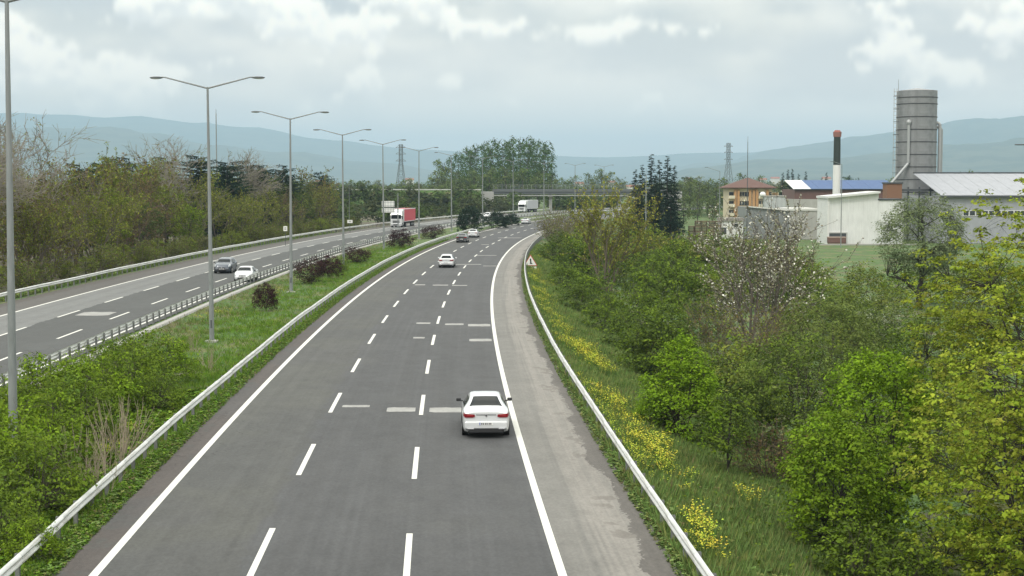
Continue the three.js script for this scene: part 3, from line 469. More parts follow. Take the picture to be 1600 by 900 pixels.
for (let i = 0; i < 52; i++) { const s = 122 + i * 4.2 + R0() * 2, [x] = RP(s, -42.0 - R0() * 2.2), q = 0.65 + 0.45 * R0(), b = R0() < 0.55; count(put(b ? K.brush : K.greenB, x, s, R0() * 6.28, b ? [q, q * 0.85, q] : [q * 0.5, q * 0.3, q * 0.5], '', 'shrub'), s, b ? 'low brown brush' : 'low olive bush', 'close behind the far guard rail', 'the near end'); }
// ---------------------------------------------------------------- median planting
K.purple = plant('purple_shrub', leafy({ seed: 31, h: 2.6, r: 1.7, base: 0.06, stems: 6, clumps: 210, leaves: 24, leaf: 0.15, clumpR: 0.34, pal: PURPLE, limbs: 8, tr: 0.07, bark: DARKBARK, shape: 'dome' }));
K.purpleB = plant('purple_shrub', leafy({ seed: 35, h: 2.5, r: 1.9, base: 0.02, stems: 9, clumps: 190, leaves: 22, leaf: 0.15, clumpR: 0.36, pal: [...PURPLE, [0.055, 0.035, 0.025]], limbs: 14, tr: 0.07, bark: DARKBARK }));
K.bushA = plant('green_bush', leafy({ seed: 32, h: 2.5, r: 2.0, base: 0.02, stems: 6, clumps: 240, leaves: 23, leaf: 0.145, clumpR: 0.27, pal: [...GREEN, ...BRIGHT, [0.15, 0.20, 0.03]], limbs: 10, tr: 0.07, shape: 'dome', slim: 0.5 }));
K.bushB = plant('green_bush', leafy({ seed: 33, h: 2.3, r: 2.1, base: 0.02, stems: 7, clumps: 240, leaves: 22, leaf: 0.145, clumpR: 0.28, pal: [...GREEN, [0.12, 0.17, 0.03], [0.09, 0.15, 0.03]], limbs: 10, tr: 0.07, shape: 'dome', slim: 0.5 }));
K.evergreen = plant('evergreen_bush', leafy({ seed: 34, h: 6, r: 3.6, base: 0.02, stems: 4, clumps: 240, leaves: 26, leaf: 0.32, clumpR: 0.65, pal: [[0.022, 0.04, 0.024], [0.028, 0.05, 0.028], [0.018, 0.032, 0.02]], limbs: 8, shape: 'dome' }));
const onMedian = (src, px, s, sc, turn, label, cat = 'shrub', group) => put(src, ray(px, s), s, turn, sc, label, cat, group);
onMedian(K.purple, 414, 117, [0.6, 0.8, 0.6], 0.4, 'small round purple-leaved shrub alone on the median grass, nearest of the purple ones', 'shrub', 'purple shrubs on the median');
onMedian(K.purpleB, 484, 149, [0.92, 1.08, 0.92], 1.9, 'large purple-leaved shrub on the median between the third and fourth lamps', 'shrub', 'purple shrubs on the median');
onMedian(K.purple, 513, 157, [0.85, 0.9, 0.85], 3.2, 'dark purple shrub close behind the large one on the median', 'shrub', 'purple shrubs on the median');
onMedian(K.purpleB, 557, 187, [0.95, 0.85, 0.95], 4.4, 'purple-leaved shrub at the foot of the fourth median lamp', 'shrub', 'purple shrubs on the median');
onMedian(K.purple, 626, 231, [1.2, 1.1, 1.2], 5.3, 'broad purple-leaved shrub on the median below the red lorry', 'shrub', 'purple shrubs on the median');
onMedian(K.purpleB, 676, 272, [1.25, 1.0, 1.25], 0.9, 'farthest broad purple shrub on the median before the evergreens', 'shrub', 'purple shrubs on the median');
onMedian(K.bushB, 532, 168, [0.5, 0.75, 0.5], 2, 'small dark green bush between the purple median shrubs', 'shrub');
onMedian(K.evergreen, 734, 305, [0.9, 1.0, 0.9], 1, 'tall dark evergreen bush on the median beside the dark car', 'shrub');
onMedian(K.evergreen, 776, 330, [0.9, 0.7, 0.9], 3, 'lower dark evergreen bush on the median behind the tall one', 'shrub');
onMedian(K.evergreen, 800, 352, [0.65, 0.55, 0.65], 5, 'smallest dark evergreen bush at the far tip of the planting', 'shrub');
[[-20, 46, 1.05, 'A'], [45, 43.5, 0.82, 'B'], [60, 51, 1.0, 'A'], [-30, 55, 1.0, 'B'], [110, 56, 0.95, 'B'], [60, 60.5, 0.95, 'A'], [150, 63, 1.0, 'A'], [205, 68, 0.98, 'B'], [245, 73, 0.86, 'A'], [190, 76, 0.7, 'B'], [130, 70, 0.75, 'A'], [-10, 39.5, 0.62, 'B'], [240, 64, 0.6, 'B'], [40, 38.2, 0.45, 'A']].forEach(([px, s, q, k], i) => count(onMedian(K['bush' + k], px, s, [q * 1.12, q * (1.2 + 0.2 * R0()), q * 1.12], i * 1.7, '', 'shrub'), s, 'dense green bush', 'on the near end of the median', 'the camera'));
K.dryStems = plant('dry_stems', twiggy({ seed: 36, h: 2.1, depth: 3, tr: 0.05, thin: 0.007, spread: 0.35, stems: 9, trunk: 0.75, rise: 0.12, bark: [0.30, 0.25, 0.18] }), leafMat, 'crown', 'stem');
[[120, 47.5, 0.95], [170, 50, 1.15], [155, 46.4, 0.8], [190, 52.5, 1.0], [322, 79, 0.7], [300, 88, 0.55]].forEach(([px, s, q], i) => count(onMedian(K.dryStems, px, s, q, i * 2.2, '', 'plant'), s, 'tuft of dry upright stems', 'among the median bushes', 'the camera'));

// grass: tufts of blades, past counting
const blades = (() => { const P = new Plant(), r = rng(41); for (let k = 0; k < 7; k++) { const a = r() * 6.28, l = 0.7 + 0.6 * r(), up = V(Math.cos(a) * 0.45, 1, Math.sin(a) * 0.45).normalize(), n = V(-Math.sin(a), 0.1, Math.cos(a)).normalize(); P.leaf(V(Math.cos(a) * 0.06 + up.x * l * 0.5, up.y * l * 0.5, Math.sin(a) * 0.06 + up.z * l * 0.5), up, n, l, 0.085, [1, 1, 1]); } return P.build(); })();
const herbs = (() => { const P = new Plant(), r = rng(42); for (let k = 0; k < 12; k++) { const a = r() * 6.28, up = V((r() - 0.5) * 0.9, 1, (r() - 0.5) * 0.9).normalize(), ax = V(Math.cos(a), 0.35 * (r() - 0.2), Math.sin(a)).normalize(); P.leaf(V(Math.cos(a) * 0.3 * r(), 0.1 + 0.55 * r(), Math.sin(a) * 0.3 * r()), ax, up, 0.42, 0.24, [1, 1, 1]); } return P.build(); })();
const bladeMat = new THREE.MeshPhysicalMaterial({ vertexColors: true, roughness: 0.9, transmission: 0.3, thickness: 0, side: THREE.DoubleSide, specularIntensity: 0.06 });
function scatter(name, geo, m, spots, label) {
  const o = new THREE.InstancedMesh(geo, m, spots.length), M = new THREE.Matrix4(), Q = new THREE.Quaternion(), E = new THREE.Euler(), C = new THREE.Color(); o.name = numbered(name); o.userData = { kind: 'stuff', label };
  spots.forEach(([x, y, z, sc, sy, col], i) => { E.set(0, hash3(i, 5, 9) * 6.28, 0); M.compose(V(x, y, z), Q.setFromEuler(E), V(sc, sy, sc)); o.setMatrixAt(i, M); o.setColorAt(i, C.setRGB(...col)); });
  o.castShadow = o.receiveShadow = true; scene.add(o); return o;
}
{
  const r = rng(43), tall = [], low = [], LUSH = [[0.15, 0.28, 0.03], [0.19, 0.31, 0.04], [0.12, 0.225, 0.03], [0.21, 0.30, 0.045]], VERGE = [[0.17, 0.27, 0.075], [0.21, 0.29, 0.095], [0.14, 0.22, 0.06], [0.25, 0.28, 0.09]], STRAW = [[0.30, 0.25, 0.13], [0.24, 0.2, 0.1]];
  const sow = (n, s0, s1, o0, o1, list, size, pal, keep, straw = 0.025) => { for (let k = 0; k < n; k++) { const s = s0 * Math.pow(s1 / s0, r()), o = lerp(o0, o1, r()), x = rx(s) + o * rn(s); if (keep && r() > keep(s, o, x)) continue; const q = size * (0.55 + 0.9 * r()); list.push([x, groundXZ(x, s) - 0.01, -s, q, q * (0.7 + 0.7 * r()), pick(r, r() < straw ? STRAW : pal).map((c) => c * 0.88)]); } };
  const patchy = (x, s, k = 0.35) => sstep(0.35, 0.6, fbm3(x * k, 1, s * k, 3));
  sow(52000, 36, 240, -21.2, -12.75, tall, 0.2, LUSH, (s, o, x) => (0.35 + 0.65 * patchy(x, s)) * (o < -19.3 ? 0.25 : 1) * (s < 62 ? 0.8 : 1));
  sow(16000, 36, 300, -22.1, -18.5, tall, 0.2, VERGE, (s, o, x) => 0.3 + 0.4 * patchy(x, s), 0.35);
  sow(30000, 34, 260, -13.1, -12.3, low, 0.16, [...VERGE, ...LUSH], (s, o, x) => (o > -12.55 + 0.25 * fbm3(s * 0.8, 2, 2, 2) ? 0.5 : 1));
  sow(15000, 30, 260, 2.75, 3.25, low, 0.16, VERGE, (s, o, x) => (o < 2.95 ? 0.4 : 0.9));
  sow(95000, 33, 240, 3.1, 13, tall, 0.27, VERGE, (s, o, x) => 0.45 + 0.55 * patchy(x, s, 0.5));
  sow(12000, 33, 200, 3.2, 13, low, 0.28, [...VERGE, ...GREEN], (s, o, x) => 0.2 + 0.8 * patchy(x, s, 0.7));
  sow(9000, 90, 300, -41.6, -39.7, low, 0.3, VERGE, () => 1);
  sow(16000, 37, 70, -22, -13.5, low, 0.3, [...LUSH, ...GREEN], () => 1);
  scatter('grass', blades, bladeMat, tall, 'green grass of the median and the embankment');
  scatter('weeds', herbs, bladeMat, low, 'low leafy weeds along rails and verges');
  // yellow flowers: clouds of small heads over thin stems
  const fl = (() => { const P = new Plant(), q = rng(44); for (let k = 0; k < 10; k++) { const a = q() * 6.28, d = 0.36 * q(), up = V((q() - 0.5) * 0.8, 1, (q() - 0.5) * 0.8).normalize(); P.leaf(V(Math.cos(a) * d, 0.75 + 0.35 * q(), Math.sin(a) * d), rdir(q).cross(up).normalize(), up, 0.10, 0.085, [0.50, 0.51, 0.06]); } for (let k = 0; k < 4; k++) { const a = q() * 6.28, up = V((q() - 0.5) * 0.35, 1, (q() - 0.5) * 0.35).normalize(); P.leaf(V(up.x * 0.4, 0.4, up.z * 0.4), up, V(Math.cos(a), 0.1, Math.sin(a)).normalize(), 0.85, 0.05, [0.12, 0.2, 0.05]); } return P.build(); })();
  const spots = [], clump = (px, py, rad, n, tallness = 0.7) => { let s = EYE * FOCAL / (py - HORIZON); for (let i = 0; i < 6; i++) s = (EYE - groundXZ(ray(px, s), s)) * FOCAL / (py - HORIZON); for (let k = 0; k < n; k++) { const a = r() * 6.28, d = rad * 1.25 * Math.pow(r(), 0.62), x = ray(px, s) + Math.cos(a) * d * 0.75, ss = s + Math.sin(a) * d * 2.2; if (offAt(x, ss) < 3.5 && offAt(x, ss) > -12) continue; const q = tallness * (0.5 + 0.7 * r()); spots.push([x, groundXZ(x, ss), -ss, q, q, [0.75 + 0.35 * r(), 0.75 + 0.3 * r(), 0.9]]); } };
  [[838, 445, 1.3, 60], [850, 480, 1.3, 60], [862, 500, 1.2, 50], [845, 465, 1.3, 80], [838, 432, 0.9, 30], [878, 524, 1.0, 60], [905, 555, 1.5, 190], [930, 580, 1.3, 150], [955, 640, 0.8, 40], [1010, 715, 0.7, 60], [1030, 735, 0.75, 70], [1040, 712, 0.5, 30], [1100, 848, 0.55, 55], [1110, 885, 0.5, 40], [1175, 800, 0.45, 22], [1000, 690, 0.5, 20], [968, 655, 0.5, 20]].forEach((a) => clump(...a));
  [[190, 690, 0.5, 34], [172, 716, 0.4, 20], [270, 545, 0.6, 24], [310, 505, 0.8, 24], [345, 495, 0.8, 30], [430, 462, 1.2, 26], [640, 380, 1.6, 20]].forEach(([a, b, c, d]) => clump(a, b, c, d, 0.5));
  for (let k = 0; k < 1500; k++) { const s = 48 * Math.pow(4.4, r()), o = 3.5 + 2.6 * Math.pow(r(), 1.4), x = rx(s) + o * rn(s); if (r() > sstep(0.44, 0.62, fbm3(x * 0.25, 7, s * 0.09, 3))) continue; const q = 0.5 * (0.5 + 0.8 * r()); spots.push([x, groundXZ(x, s), -s, q, q, [0.75 + 0.35 * r(), 0.8 + 0.3 * r(), 0.9]]); }
  scatter('yellow_flowers', fl, petalMat, spots, 'yellow flowering weeds on the grass beside the rails');
}

// ---------------------------------------------------------------- embankment planting on the shoulder side
const near = (src, px, s, sc, turn, label, cat = 'tree', group) => put(src, ray(px, s), s, turn, sc, label, cat, group, 0.05);
const lone = (name, g, px, s, turn, label, cat, leaf, sc) => { const t = plant(name, g, leaf); return near(t, px, s, sc ?? 1, turn, label, cat); };
lone('bright_shrub', leafy({ seed: 51, h: 4.6, r: 2.25, base: 0.06, stems: 6, clumps: 620, leaves: 24, leaf: 0.14, clumpR: 0.3, pal: BRIGHT, limbs: 14, tr: 0.11, slim: 0.6, shape: 'dome' }), 1066, 67, 0.6, 'bright fresh-green rounded shrub in front on the embankment slope', 'shrub');
lone('dark_shrub', leafy({ seed: 52, h: 4.4, r: 3.0, base: 0.04, stems: 6, clumps: 620, leaves: 24, leaf: 0.18, clumpR: 0.36, pal: [...DEEP, ...GREEN], limbs: 14, tr: 0.1 , shape: 'dome' }), 1040, 94, 0.9, 'wide dark green shrub behind the bright one on the embankment', 'shrub');
lone('budding_tree', twiggy({ seed: 53, h: 10, depth: 5, first: 9, tr: 0.2, thin: 0.013, spread: 0.62, stems: 4, trunk: 0.42, leaves: 8, leaf: 0.17, pal: [[0.24, 0.25, 0.04], [0.2, 0.23, 0.04], [0.26, 0.24, 0.06]], bark: [0.13, 0.105, 0.08] }), 948, 172, 0.2, 'tall olive budding tree at the bend of the shoulder rail', 'tree', leafMat, [1.45, 1.6, 1.45]);
{ const g = twiggy({ seed: 54, h: 9.5, depth: 5, first: 9, tr: 0.19, thin: 0.013, spread: 0.62, stems: 5, trunk: 0.44, rise: 0.1, leaves: 11, leafShare: 0.85, leaf: 0.105, pal: [...BLOSSOM, [0.16, 0.17, 0.08], [0.2, 0.19, 0.1], [0.16, 0.15, 0.09], [0.2, 0.17, 0.12]], bark: [0.12, 0.10, 0.085] }); lone('blossom_tree', g, 1178, 112, 0.7, 'bare twiggy tree dotted with white blossom before the grey shed', 'tree', petalMat, [1.55, 1.4, 1.55]); }
lone('willow_tree', leafy({ seed: 55, h: 11.5, r: 4.8, base: 0.28, clumps: 560, leaves: 28, leaf: 0.27, clumpR: 0.66, pal: GREY, limbs: 18, tr: 0.32, slim: 0.4, bark: DARKBARK, hollow: 0.45 }), 1440, 152, 1.3, 'grey-green spreading tree with dark trunk before the silo and hall', 'tree');
lone('maple_tree', leafy({ seed: 56, h: 12.4, r: 4.6, base: 0.03, stems: 3, clumps: 1700, leaves: 24, leaf: 0.13, clumpR: 0.27, flat: 0.4, pal: LIME, limbs: 44, tr: 0.2, bark: DARKBARK, hollow: 0.15, slim: 0.7 }), 1618, 49, 0.4, 'tall yellow-green tree in flower filling the picture edge', 'tree');
lone('maple_tree', leafy({ seed: 57, h: 8.6, r: 3.2, base: 0.03, stems: 3, clumps: 1000, leaves: 24, leaf: 0.13, clumpR: 0.27, flat: 0.4, pal: [...LIME, [0.22, 0.33, 0.03]], limbs: 24, tr: 0.15, bark: DARKBARK, hollow: 0.15, slim: 0.7 }), 1625, 40, 2.4, 'lower yellow-green tree in front of the tall one at the bottom corner', 'tree');
lone('young_tree', leafy({ seed: 58, h: 7.4, r: 2.3, base: 0.06, stems: 4, clumps: 760, leaves: 24, leaf: 0.135, clumpR: 0.28, pal: BRIGHT, limbs: 16, tr: 0.12, bark: DARKBARK, slim: 0.7 }), 1385, 52, 1.4, 'vivid green tree in front beside the yellow-green ones', 'tree');
lone('young_tree', leafy({ seed: 59, h: 5.2, r: 2.0, base: 0.05, stems: 4, clumps: 560, leaves: 24, leaf: 0.135, clumpR: 0.28, pal: [...BRIGHT, ...GREEN], limbs: 14, tr: 0.1, bark: DARKBARK }), 1310, 47.5, 2.8, 'low green tree at the foot of the slope, lowest in the frame', 'tree');
lone('dark_shrub', leafy({ seed: 60, h: 5.6, r: 2.9, base: 0.05, stems: 5, clumps: 620, leaves: 22, leaf: 0.145, clumpR: 0.36, pal: [...DEEP, ...SAGE, ...GREEN], limbs: 16, tr: 0.11 }), 1255, 70, 3.4, 'dark grey-green tree between the bright shrub and vivid green tree', 'tree');
lone('sage_tree', leafy({ seed: 61, h: 6.8, r: 3.1, base: 0.08, stems: 4, clumps: 620, leaves: 22, leaf: 0.15, clumpR: 0.36, pal: SAGE, limbs: 16, tr: 0.12 }), 1300, 84, 0.4, 'sage-green tree behind the dark grey-green one', 'tree');
lone('bare_brush', twiggy({ seed: 62, h: 2.6, depth: 4, tr: 0.08, thin: 0.01, spread: 0.8, stems: 10, trunk: 0.6, leaves: 1, leaf: 0.12, pal: RUST, bark: [0.10, 0.07, 0.055] }), 1215, 61, 0.4, 'reddish-brown leafless thicket below the dark grey-green tree', 'shrub', leafMat, [1.2, 1.0, 1.2]);
lone('sapling', leafy({ seed: 63, h: 3.6, r: 1.15, base: 0.3, clumps: 80, leaves: 20, leaf: 0.16, clumpR: 0.3, pal: [...GREEN, ...DEEP], limbs: 6, tr: 0.06, bark: DARKBARK }), 1138, 60, 0.4, 'slender sapling with a bare dark stem beside the bright shrub', 'tree');
lone('white_bush', leafy({ seed: 64, h: 4.4, r: 2.2, base: 0.05, stems: 5, clumps: 200, leaves: 22, leaf: 0.18, clumpR: 0.4, pal: [...SAGE, ...SAGE, [0.45, 0.46, 0.38]], limbs: 10 }), 1385, 112, 0.4, 'pale flowering bush in the hollow before the grey-green tree', 'shrub');
// filler shrubs of the slope and the hollow, each its own
K.slopeA = plant('slope_shrub', leafy({ seed: 71, h: 4.2, r: 2.6, base: 0.03, stems: 5, clumps: 125, leaves: 21, leaf: 0.25, clumpR: 0.52, pal: [...GREEN, ...GREEN, ...DEEP], limbs: 10, shape: 'dome' }));
K.slopeB = plant('slope_shrub', leafy({ seed: 72, h: 4.0, r: 2.7, base: 0.03, stems: 5, clumps: 125, leaves: 21, leaf: 0.25, clumpR: 0.52, pal: [...DEEP, ...DEEP, ...GREEN], limbs: 10, shape: 'dome' }));
K.slopeC = plant('slope_shrub', leafy({ seed: 73, h: 4.2, r: 2.6, base: 0.03, stems: 5, clumps: 125, leaves: 21, leaf: 0.25, clumpR: 0.52, pal: [...SAGE, ...GREEN, ...OLIVE], limbs: 10, shape: 'dome' }));
K.slopeD = plant('bare_thicket', twiggy({ seed: 74, h: 5.5, depth: 4, tr: 0.09, thin: 0.012, spread: 0.7, stems: 10, trunk: 0.55, leaves: 3, leafShare: 0.8, leaf: 0.15, pal: [...OLIVE, ...RUST], bark: [0.13, 0.105, 0.085] }));
const kindName = { A: 'mid-green shrub', B: 'dark green shrub', C: 'grey-olive shrub', D: 'brownish twiggy thicket' };
[[985, 108, 0.8, 'B'], [945, 120, 0.8, 'A'], [905, 134, 0.85, 'B'], [925, 150, 1.0, 'A'], [882, 160, 0.85, 'A'], [1000, 132, 0.95, 'A'], [1050, 128, 0.9, 'A'], [1100, 122, 0.9, 'B'], [895, 186, 1.1, 'B'], [868, 210, 1.1, 'B'], [872, 240, 1.15, 'D'], [893, 250, 1.2, 'D'], [858, 265, 1.1, 'D'], [915, 265, 1.2, 'D'], [880, 290, 1.3, 'D'], [908, 300, 1.3, 'D'], [1000, 165, 1.1, 'B'], [1040, 178, 1.2, 'A'], [1090, 175, 1.15, 'A'], [1030, 205, 1.35, 'A'], [1075, 215, 1.25, 'B'], [1115, 200, 1.15, 'A'], [985, 215, 1.3, 'C'], [1140, 90, 0.95, 'C'], [1180, 96, 0.95, 'D'], [1215, 100, 1.0, 'D'], [1120, 104, 0.9, 'D'], [1160, 80, 0.85, 'C'], [1205, 84, 0.9, 'B'], [1235, 118, 1.0, 'C'], [1290, 125, 1.0, 'B'], [1320, 138, 1.0, 'C'], [1345, 118, 0.9, 'B'], [1370, 96, 0.9, 'B'], [1395, 135, 1.0, 'C'], [1330, 104, 0.85, 'C'], [1440, 100, 1.0, 'A'], [1480, 118, 1.0, 'C'], [1400, 75, 0.95, 'A'], [1450, 66, 1.0, 'C'], [1500, 80, 1.0, 'A'], [1540, 105, 1.1, 'C'], [1590, 130, 1.1, 'A'], [1560, 70, 0.9, 'A'], [1165, 70, 0.75, 'B'], [1110, 80, 0.8, 'B'], [1290, 62, 0.8, 'A'], [1340, 58, 0.7, 'B'], [1480, 46, 0.8, 'A'], [1430, 43, 0.6, 'A'], [1350, 44, 0.55, 'A'], [1600, 60, 1.1, 'C'], [1255, 150, 1.0, 'A'], [1205, 150, 1.0, 'B'], [1160, 160, 1.1, 'A'], [1130, 150, 1.0, 'C'], [1015, 150, 1.15, 'A'], [1060, 152, 1.2, 'A'], [1100, 155, 1.2, 'A'], [1045, 195, 1.5, 'A'], [1010, 190, 1.5, 'A'], [1085, 198, 1.5, 'C'], [1120, 225, 1.4, 'A'], [1150, 215, 1.35, 'C'], [1180, 205, 1.3, 'A'], [1215, 195, 1.25, 'C'], [1250, 185, 1.2, 'A'], [1235, 170, 1.2, 'D'], [1275, 165, 1.1, 'C'], [1195, 175, 1.3, 'D'], [965, 190, 1.5, 'C'], [920, 185, 1.5, 'A'], [895, 215, 1.5, 'C'], [930, 225, 1.5, 'D'], [975, 240, 1.6, 'A'], [1020, 235, 1.5, 'C'], [1060, 240, 1.4, 'A'], [1410, 165, 1.1, 'A'], [1350, 160, 1.0, 'C'], [1480, 160, 1.1, 'A'], [1530, 150, 1.3, 'C'], [1570, 160, 1.3, 'A']].forEach(([px, s, q, k], i) => count(near(K['slope' + k], px, s, [q, q * (0.9 + 0.2 * R0()), q], i * 1.3, '', 'shrub'), s, kindName[k], 'on or below the embankment', 'the camera'));
// ---------------------------------------------------------------- the overpass ahead, its ramp and the woods behind
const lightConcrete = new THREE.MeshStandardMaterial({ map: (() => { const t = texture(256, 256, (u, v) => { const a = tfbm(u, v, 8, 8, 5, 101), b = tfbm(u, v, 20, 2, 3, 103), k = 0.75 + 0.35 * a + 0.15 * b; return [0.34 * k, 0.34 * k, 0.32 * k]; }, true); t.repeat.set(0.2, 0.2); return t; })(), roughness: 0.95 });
const fenceMat = mat(0.30, 0.32, 0.32, 0.6, { metalness: 0.3 });
{
  const s = 548, t = thing('overpass', 'concrete road bridge with mesh-fenced railing crossing over the motorway ahead', 'bridge', [0, 0, -s]), x0 = -7, x1 = 56;
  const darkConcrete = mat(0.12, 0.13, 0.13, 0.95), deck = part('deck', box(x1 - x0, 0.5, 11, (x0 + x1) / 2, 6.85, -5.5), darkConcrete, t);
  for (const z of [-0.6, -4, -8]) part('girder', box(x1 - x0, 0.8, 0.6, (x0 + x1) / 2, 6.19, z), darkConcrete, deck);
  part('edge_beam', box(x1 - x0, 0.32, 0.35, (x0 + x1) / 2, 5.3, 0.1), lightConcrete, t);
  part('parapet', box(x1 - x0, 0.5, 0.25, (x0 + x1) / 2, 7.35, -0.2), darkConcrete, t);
  part('top_rail', box(x1 - x0, 0.09, 0.09, (x0 + x1) / 2, 9.05, -0.2), fenceMat, t); part('middle_rail', box(x1 - x0, 0.06, 0.06, (x0 + x1) / 2, 8.35, -0.2), fenceMat, t);
  const pg = box(0.09, 1.5, 0.09, 0, 8.3, -0.2); for (let x = x0 + 0.5; x < x1; x += 1.5) part('railing_post', pg, fenceMat, t, [x, 0, 0]);
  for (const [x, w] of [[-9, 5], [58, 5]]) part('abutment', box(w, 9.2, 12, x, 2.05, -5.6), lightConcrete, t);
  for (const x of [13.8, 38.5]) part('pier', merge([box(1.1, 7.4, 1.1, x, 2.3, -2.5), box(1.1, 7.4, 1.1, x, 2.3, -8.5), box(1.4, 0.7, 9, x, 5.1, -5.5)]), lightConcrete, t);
}
{ // earth ramp that carries the crossing road
  const pos = [], uv = [], idx = [], N = 40, sec = [[15, -3], [6, 2.2], [1.2, 6.9], [0, 7.05], [-11, 7.05], [-13, 6.6], [-30, -3]];
  for (let i = 0; i <= N; i++) { const x = -11 - i * 5, f = 1 - 0.55 * sstep(0.2, 1, i / N); sec.forEach(([z, y], j) => { const h = y > -3 ? -3 + (y + 3) * f : -3; pos.push(x, h + (j > 0 && j < 3 ? (fbm3(x * 0.2, j, 4, 2) - 0.5) * 0.8 : 0), -548 + z); uv.push(x, z); }); }
  const n = sec.length; for (let i = 0; i < N; i++) for (let j = 0; j < n - 1; j++) { const a = i * n + j; idx.push(a, a + 1, a + n, a + 1, a + n + 1, a + n); }
  const g = new THREE.BufferGeometry(); g.setAttribute('position', new THREE.Float32BufferAttribute(pos, 3)); g.setAttribute('uv', new THREE.Float32BufferAttribute(uv, 2)); g.setIndex(idx); g.computeVertexNormals(); structure('embankment', g, grassMat);
  const rl = thing('guard_rail', 'far guard rail along the top of the bridge ramp', 'guard rail', [0, 0, -547.6]); part('rail_beam', box(64, 0.32, 0.06, -43, 7.4, 0), galv, rl); const pg = box(0.12, 1, 0.1, 0, 7.0, -0.1); for (let x = -74; x < -11; x += 4) part('post', pg, postMat, rl, [x, 0, 0]);
}
const bush = (px, s, q, k, kind, where) => count(put(K[k], ray(px, s), s, R0() * 6.28, [q, q * (0.85 + 0.3 * R0()), q], '', k.startsWith('farB') && k !== 'farB' || k === 'farDark' ? 'shrub' : 'tree'), s, kind, where, 'the near end');
for (let i = 0; i < 34; i++) { const s = 345 + i * 6 + R0() * 3, off = -44 - R0() * 16, [x] = RP(s, off); bush(800 + x / s * FOCAL, s, 0.62 + 0.4 * R0(), R0() < 0.6 ? 'farBrush' : 'farDark', 'scrubby bush', 'along the far carriageway towards the bridge'); }
for (let i = 0; i < 40; i++) { const x = -14 - i * 2.4 - R0() * 2, s = 533 + R0() * 9, o = put(K[R0() < 0.5 ? 'farBrush' : 'farDark'], x, s, R0() * 6, [0.8 + 0.3 * R0(), 0.7 + 0.4 * R0(), 0.8], '', 'shrub'); o.position.y = R0() * 5.2 - 1.0; count(o, -x, 'olive bush', 'on the slope of the bridge ramp', 'the bridge'); }
for (let i = 0; i < 16; i++) { const s = 575 + i * 4, [x] = RP(s, -44 - R0() * 6); bush(800 + x / s * FOCAL, s, 0.8 + 0.4 * R0(), 'farDark', 'dark bush', 'seen under the bridge'); }
for (let i = 0; i < 14; i++) { const x = ray(540 + i * 15 + R0() * 8, 620), s = 610 + R0() * 60; count(put(K.farB, x, s, R0() * 6, [0.75, 0.62 + 0.22 * R0(), 0.75], '', 'tree'), x, 'pale spring tree', 'behind the bridge ramp', 'the wood side'); }
// the big grove behind the bridge
[[704, 250, 740], [716, 243, 720], [730, 236, 750], [744, 232, 735], [758, 229, 725], [772, 224, 745], [786, 226, 730], [800, 221, 740], [814, 223, 725], [828, 221, 745], [842, 226, 735], [855, 228, 740], [736, 240, 700], [766, 236, 695], [796, 232, 700], [826, 231, 698], [850, 238, 705]].forEach(([px, top, s], i) => { const x = ray(px, s), y = groundXZ(x, s), h = (high(top, s) - y) / 23; count(put(K.far, x, s, i * 1.9, [h * 0.72, h, h * 0.72], '', 'tree'), px, 'tall green tree', 'of the grove behind the bridge', 'its wood side'); });
[[690, 243, 700], [684, 262, 690], [715, 262, 660], [740, 260, 655], [765, 256, 660], [790, 254, 650], [815, 258, 655], [840, 262, 660], [862, 266, 670]].forEach(([px, top, s], i) => { const x = ray(px, s), y = groundXZ(x, s), h = (high(top, s) - y) / 17; count(put(K.farB, x, s, i * 2.3, [h * 0.8, h, h * 0.8], '', 'tree'), px, 'pale spring tree', 'in front of the grove behind the bridge', 'its wood side'); });
[[880, 274, 900], [895, 270, 880], [920, 266, 900], [938, 259, 860], [950, 264, 870], [968, 274, 900], [1062, 280, 560], [1078, 272, 570], [1092, 276, 555], [1105, 274, 565], [1120, 278, 555], [1132, 272, 580], [1068, 300, 470], [1090, 298, 480], [1112, 302, 470], [1225, 276, 560], [1160, 266, 700], [1185, 270, 690]].forEach(([px, top, s], i) => { const x = ray(px, s), y = groundXZ(x, s), h = (high(top, s) - y) / 17; count(put(K.farB, x, s, i * 2.3, [h * 0.85, h, h * 0.85], '', 'tree'), px, 'distant round tree', 'between the bridge and the orange building', 'the bridge'); });
[[992, 262, 296, 'spruceB'], [1003, 255, 305, 'spruce'], [1017, 238, 300, 'spruce'], [1030, 247, 306, 'spruceB'], [1042, 241, 298, 'spruce'], [1053, 256, 304, 'spruceB'], [998, 290, 290, 'spruceB'], [1048, 285, 288, 'spruceB'], [1024, 270, 291, 'spruceB']].forEach(([px, top, s, k], i) => { const x = ray(px, s), y = groundXZ(x, s), h = (high(top, s) - y) / (k === 'spruce' ? 18 : 17); count(put(K[k], x, s, i * 1.1, [h * 0.9, h, h * 0.9], '', 'tree'), px, 'dark spire-topped conifer', 'in the clump beyond the budding tree', 'the road'); });
[[1222, 268, 520], [1230, 263, 515], [1237, 262, 520], [1247, 270, 525], [1258, 266, 530], [1290, 268, 540], [1283, 276, 530], [1326, 272, 545], [1340, 276, 550]].forEach(([px, top, s], i) => { const x = ray(px, s), y = groundXZ(x, s), h = (high(top, s) - y) / 17; count(put(K.spruceB, x, s, i * 1.1, [h * 0.8, h, h * 0.8], '', 'tree'), px, 'small dark conifer', 'behind the blue-roofed building', 'the road'); });
[[1500, 262, 420], [1512, 258, 425], [1594, 266, 430]].forEach(([px, top, s], i) => { const x = ray(px, s), y = groundXZ(x, s), h = (high(top, s) - y) / 17; count(put(K.farB, x, s, i * 1.1, [h * 0.35, h, h * 0.35], '', 'tree'), px, 'tree top', 'showing over the long grey hall', 'the silo'); });
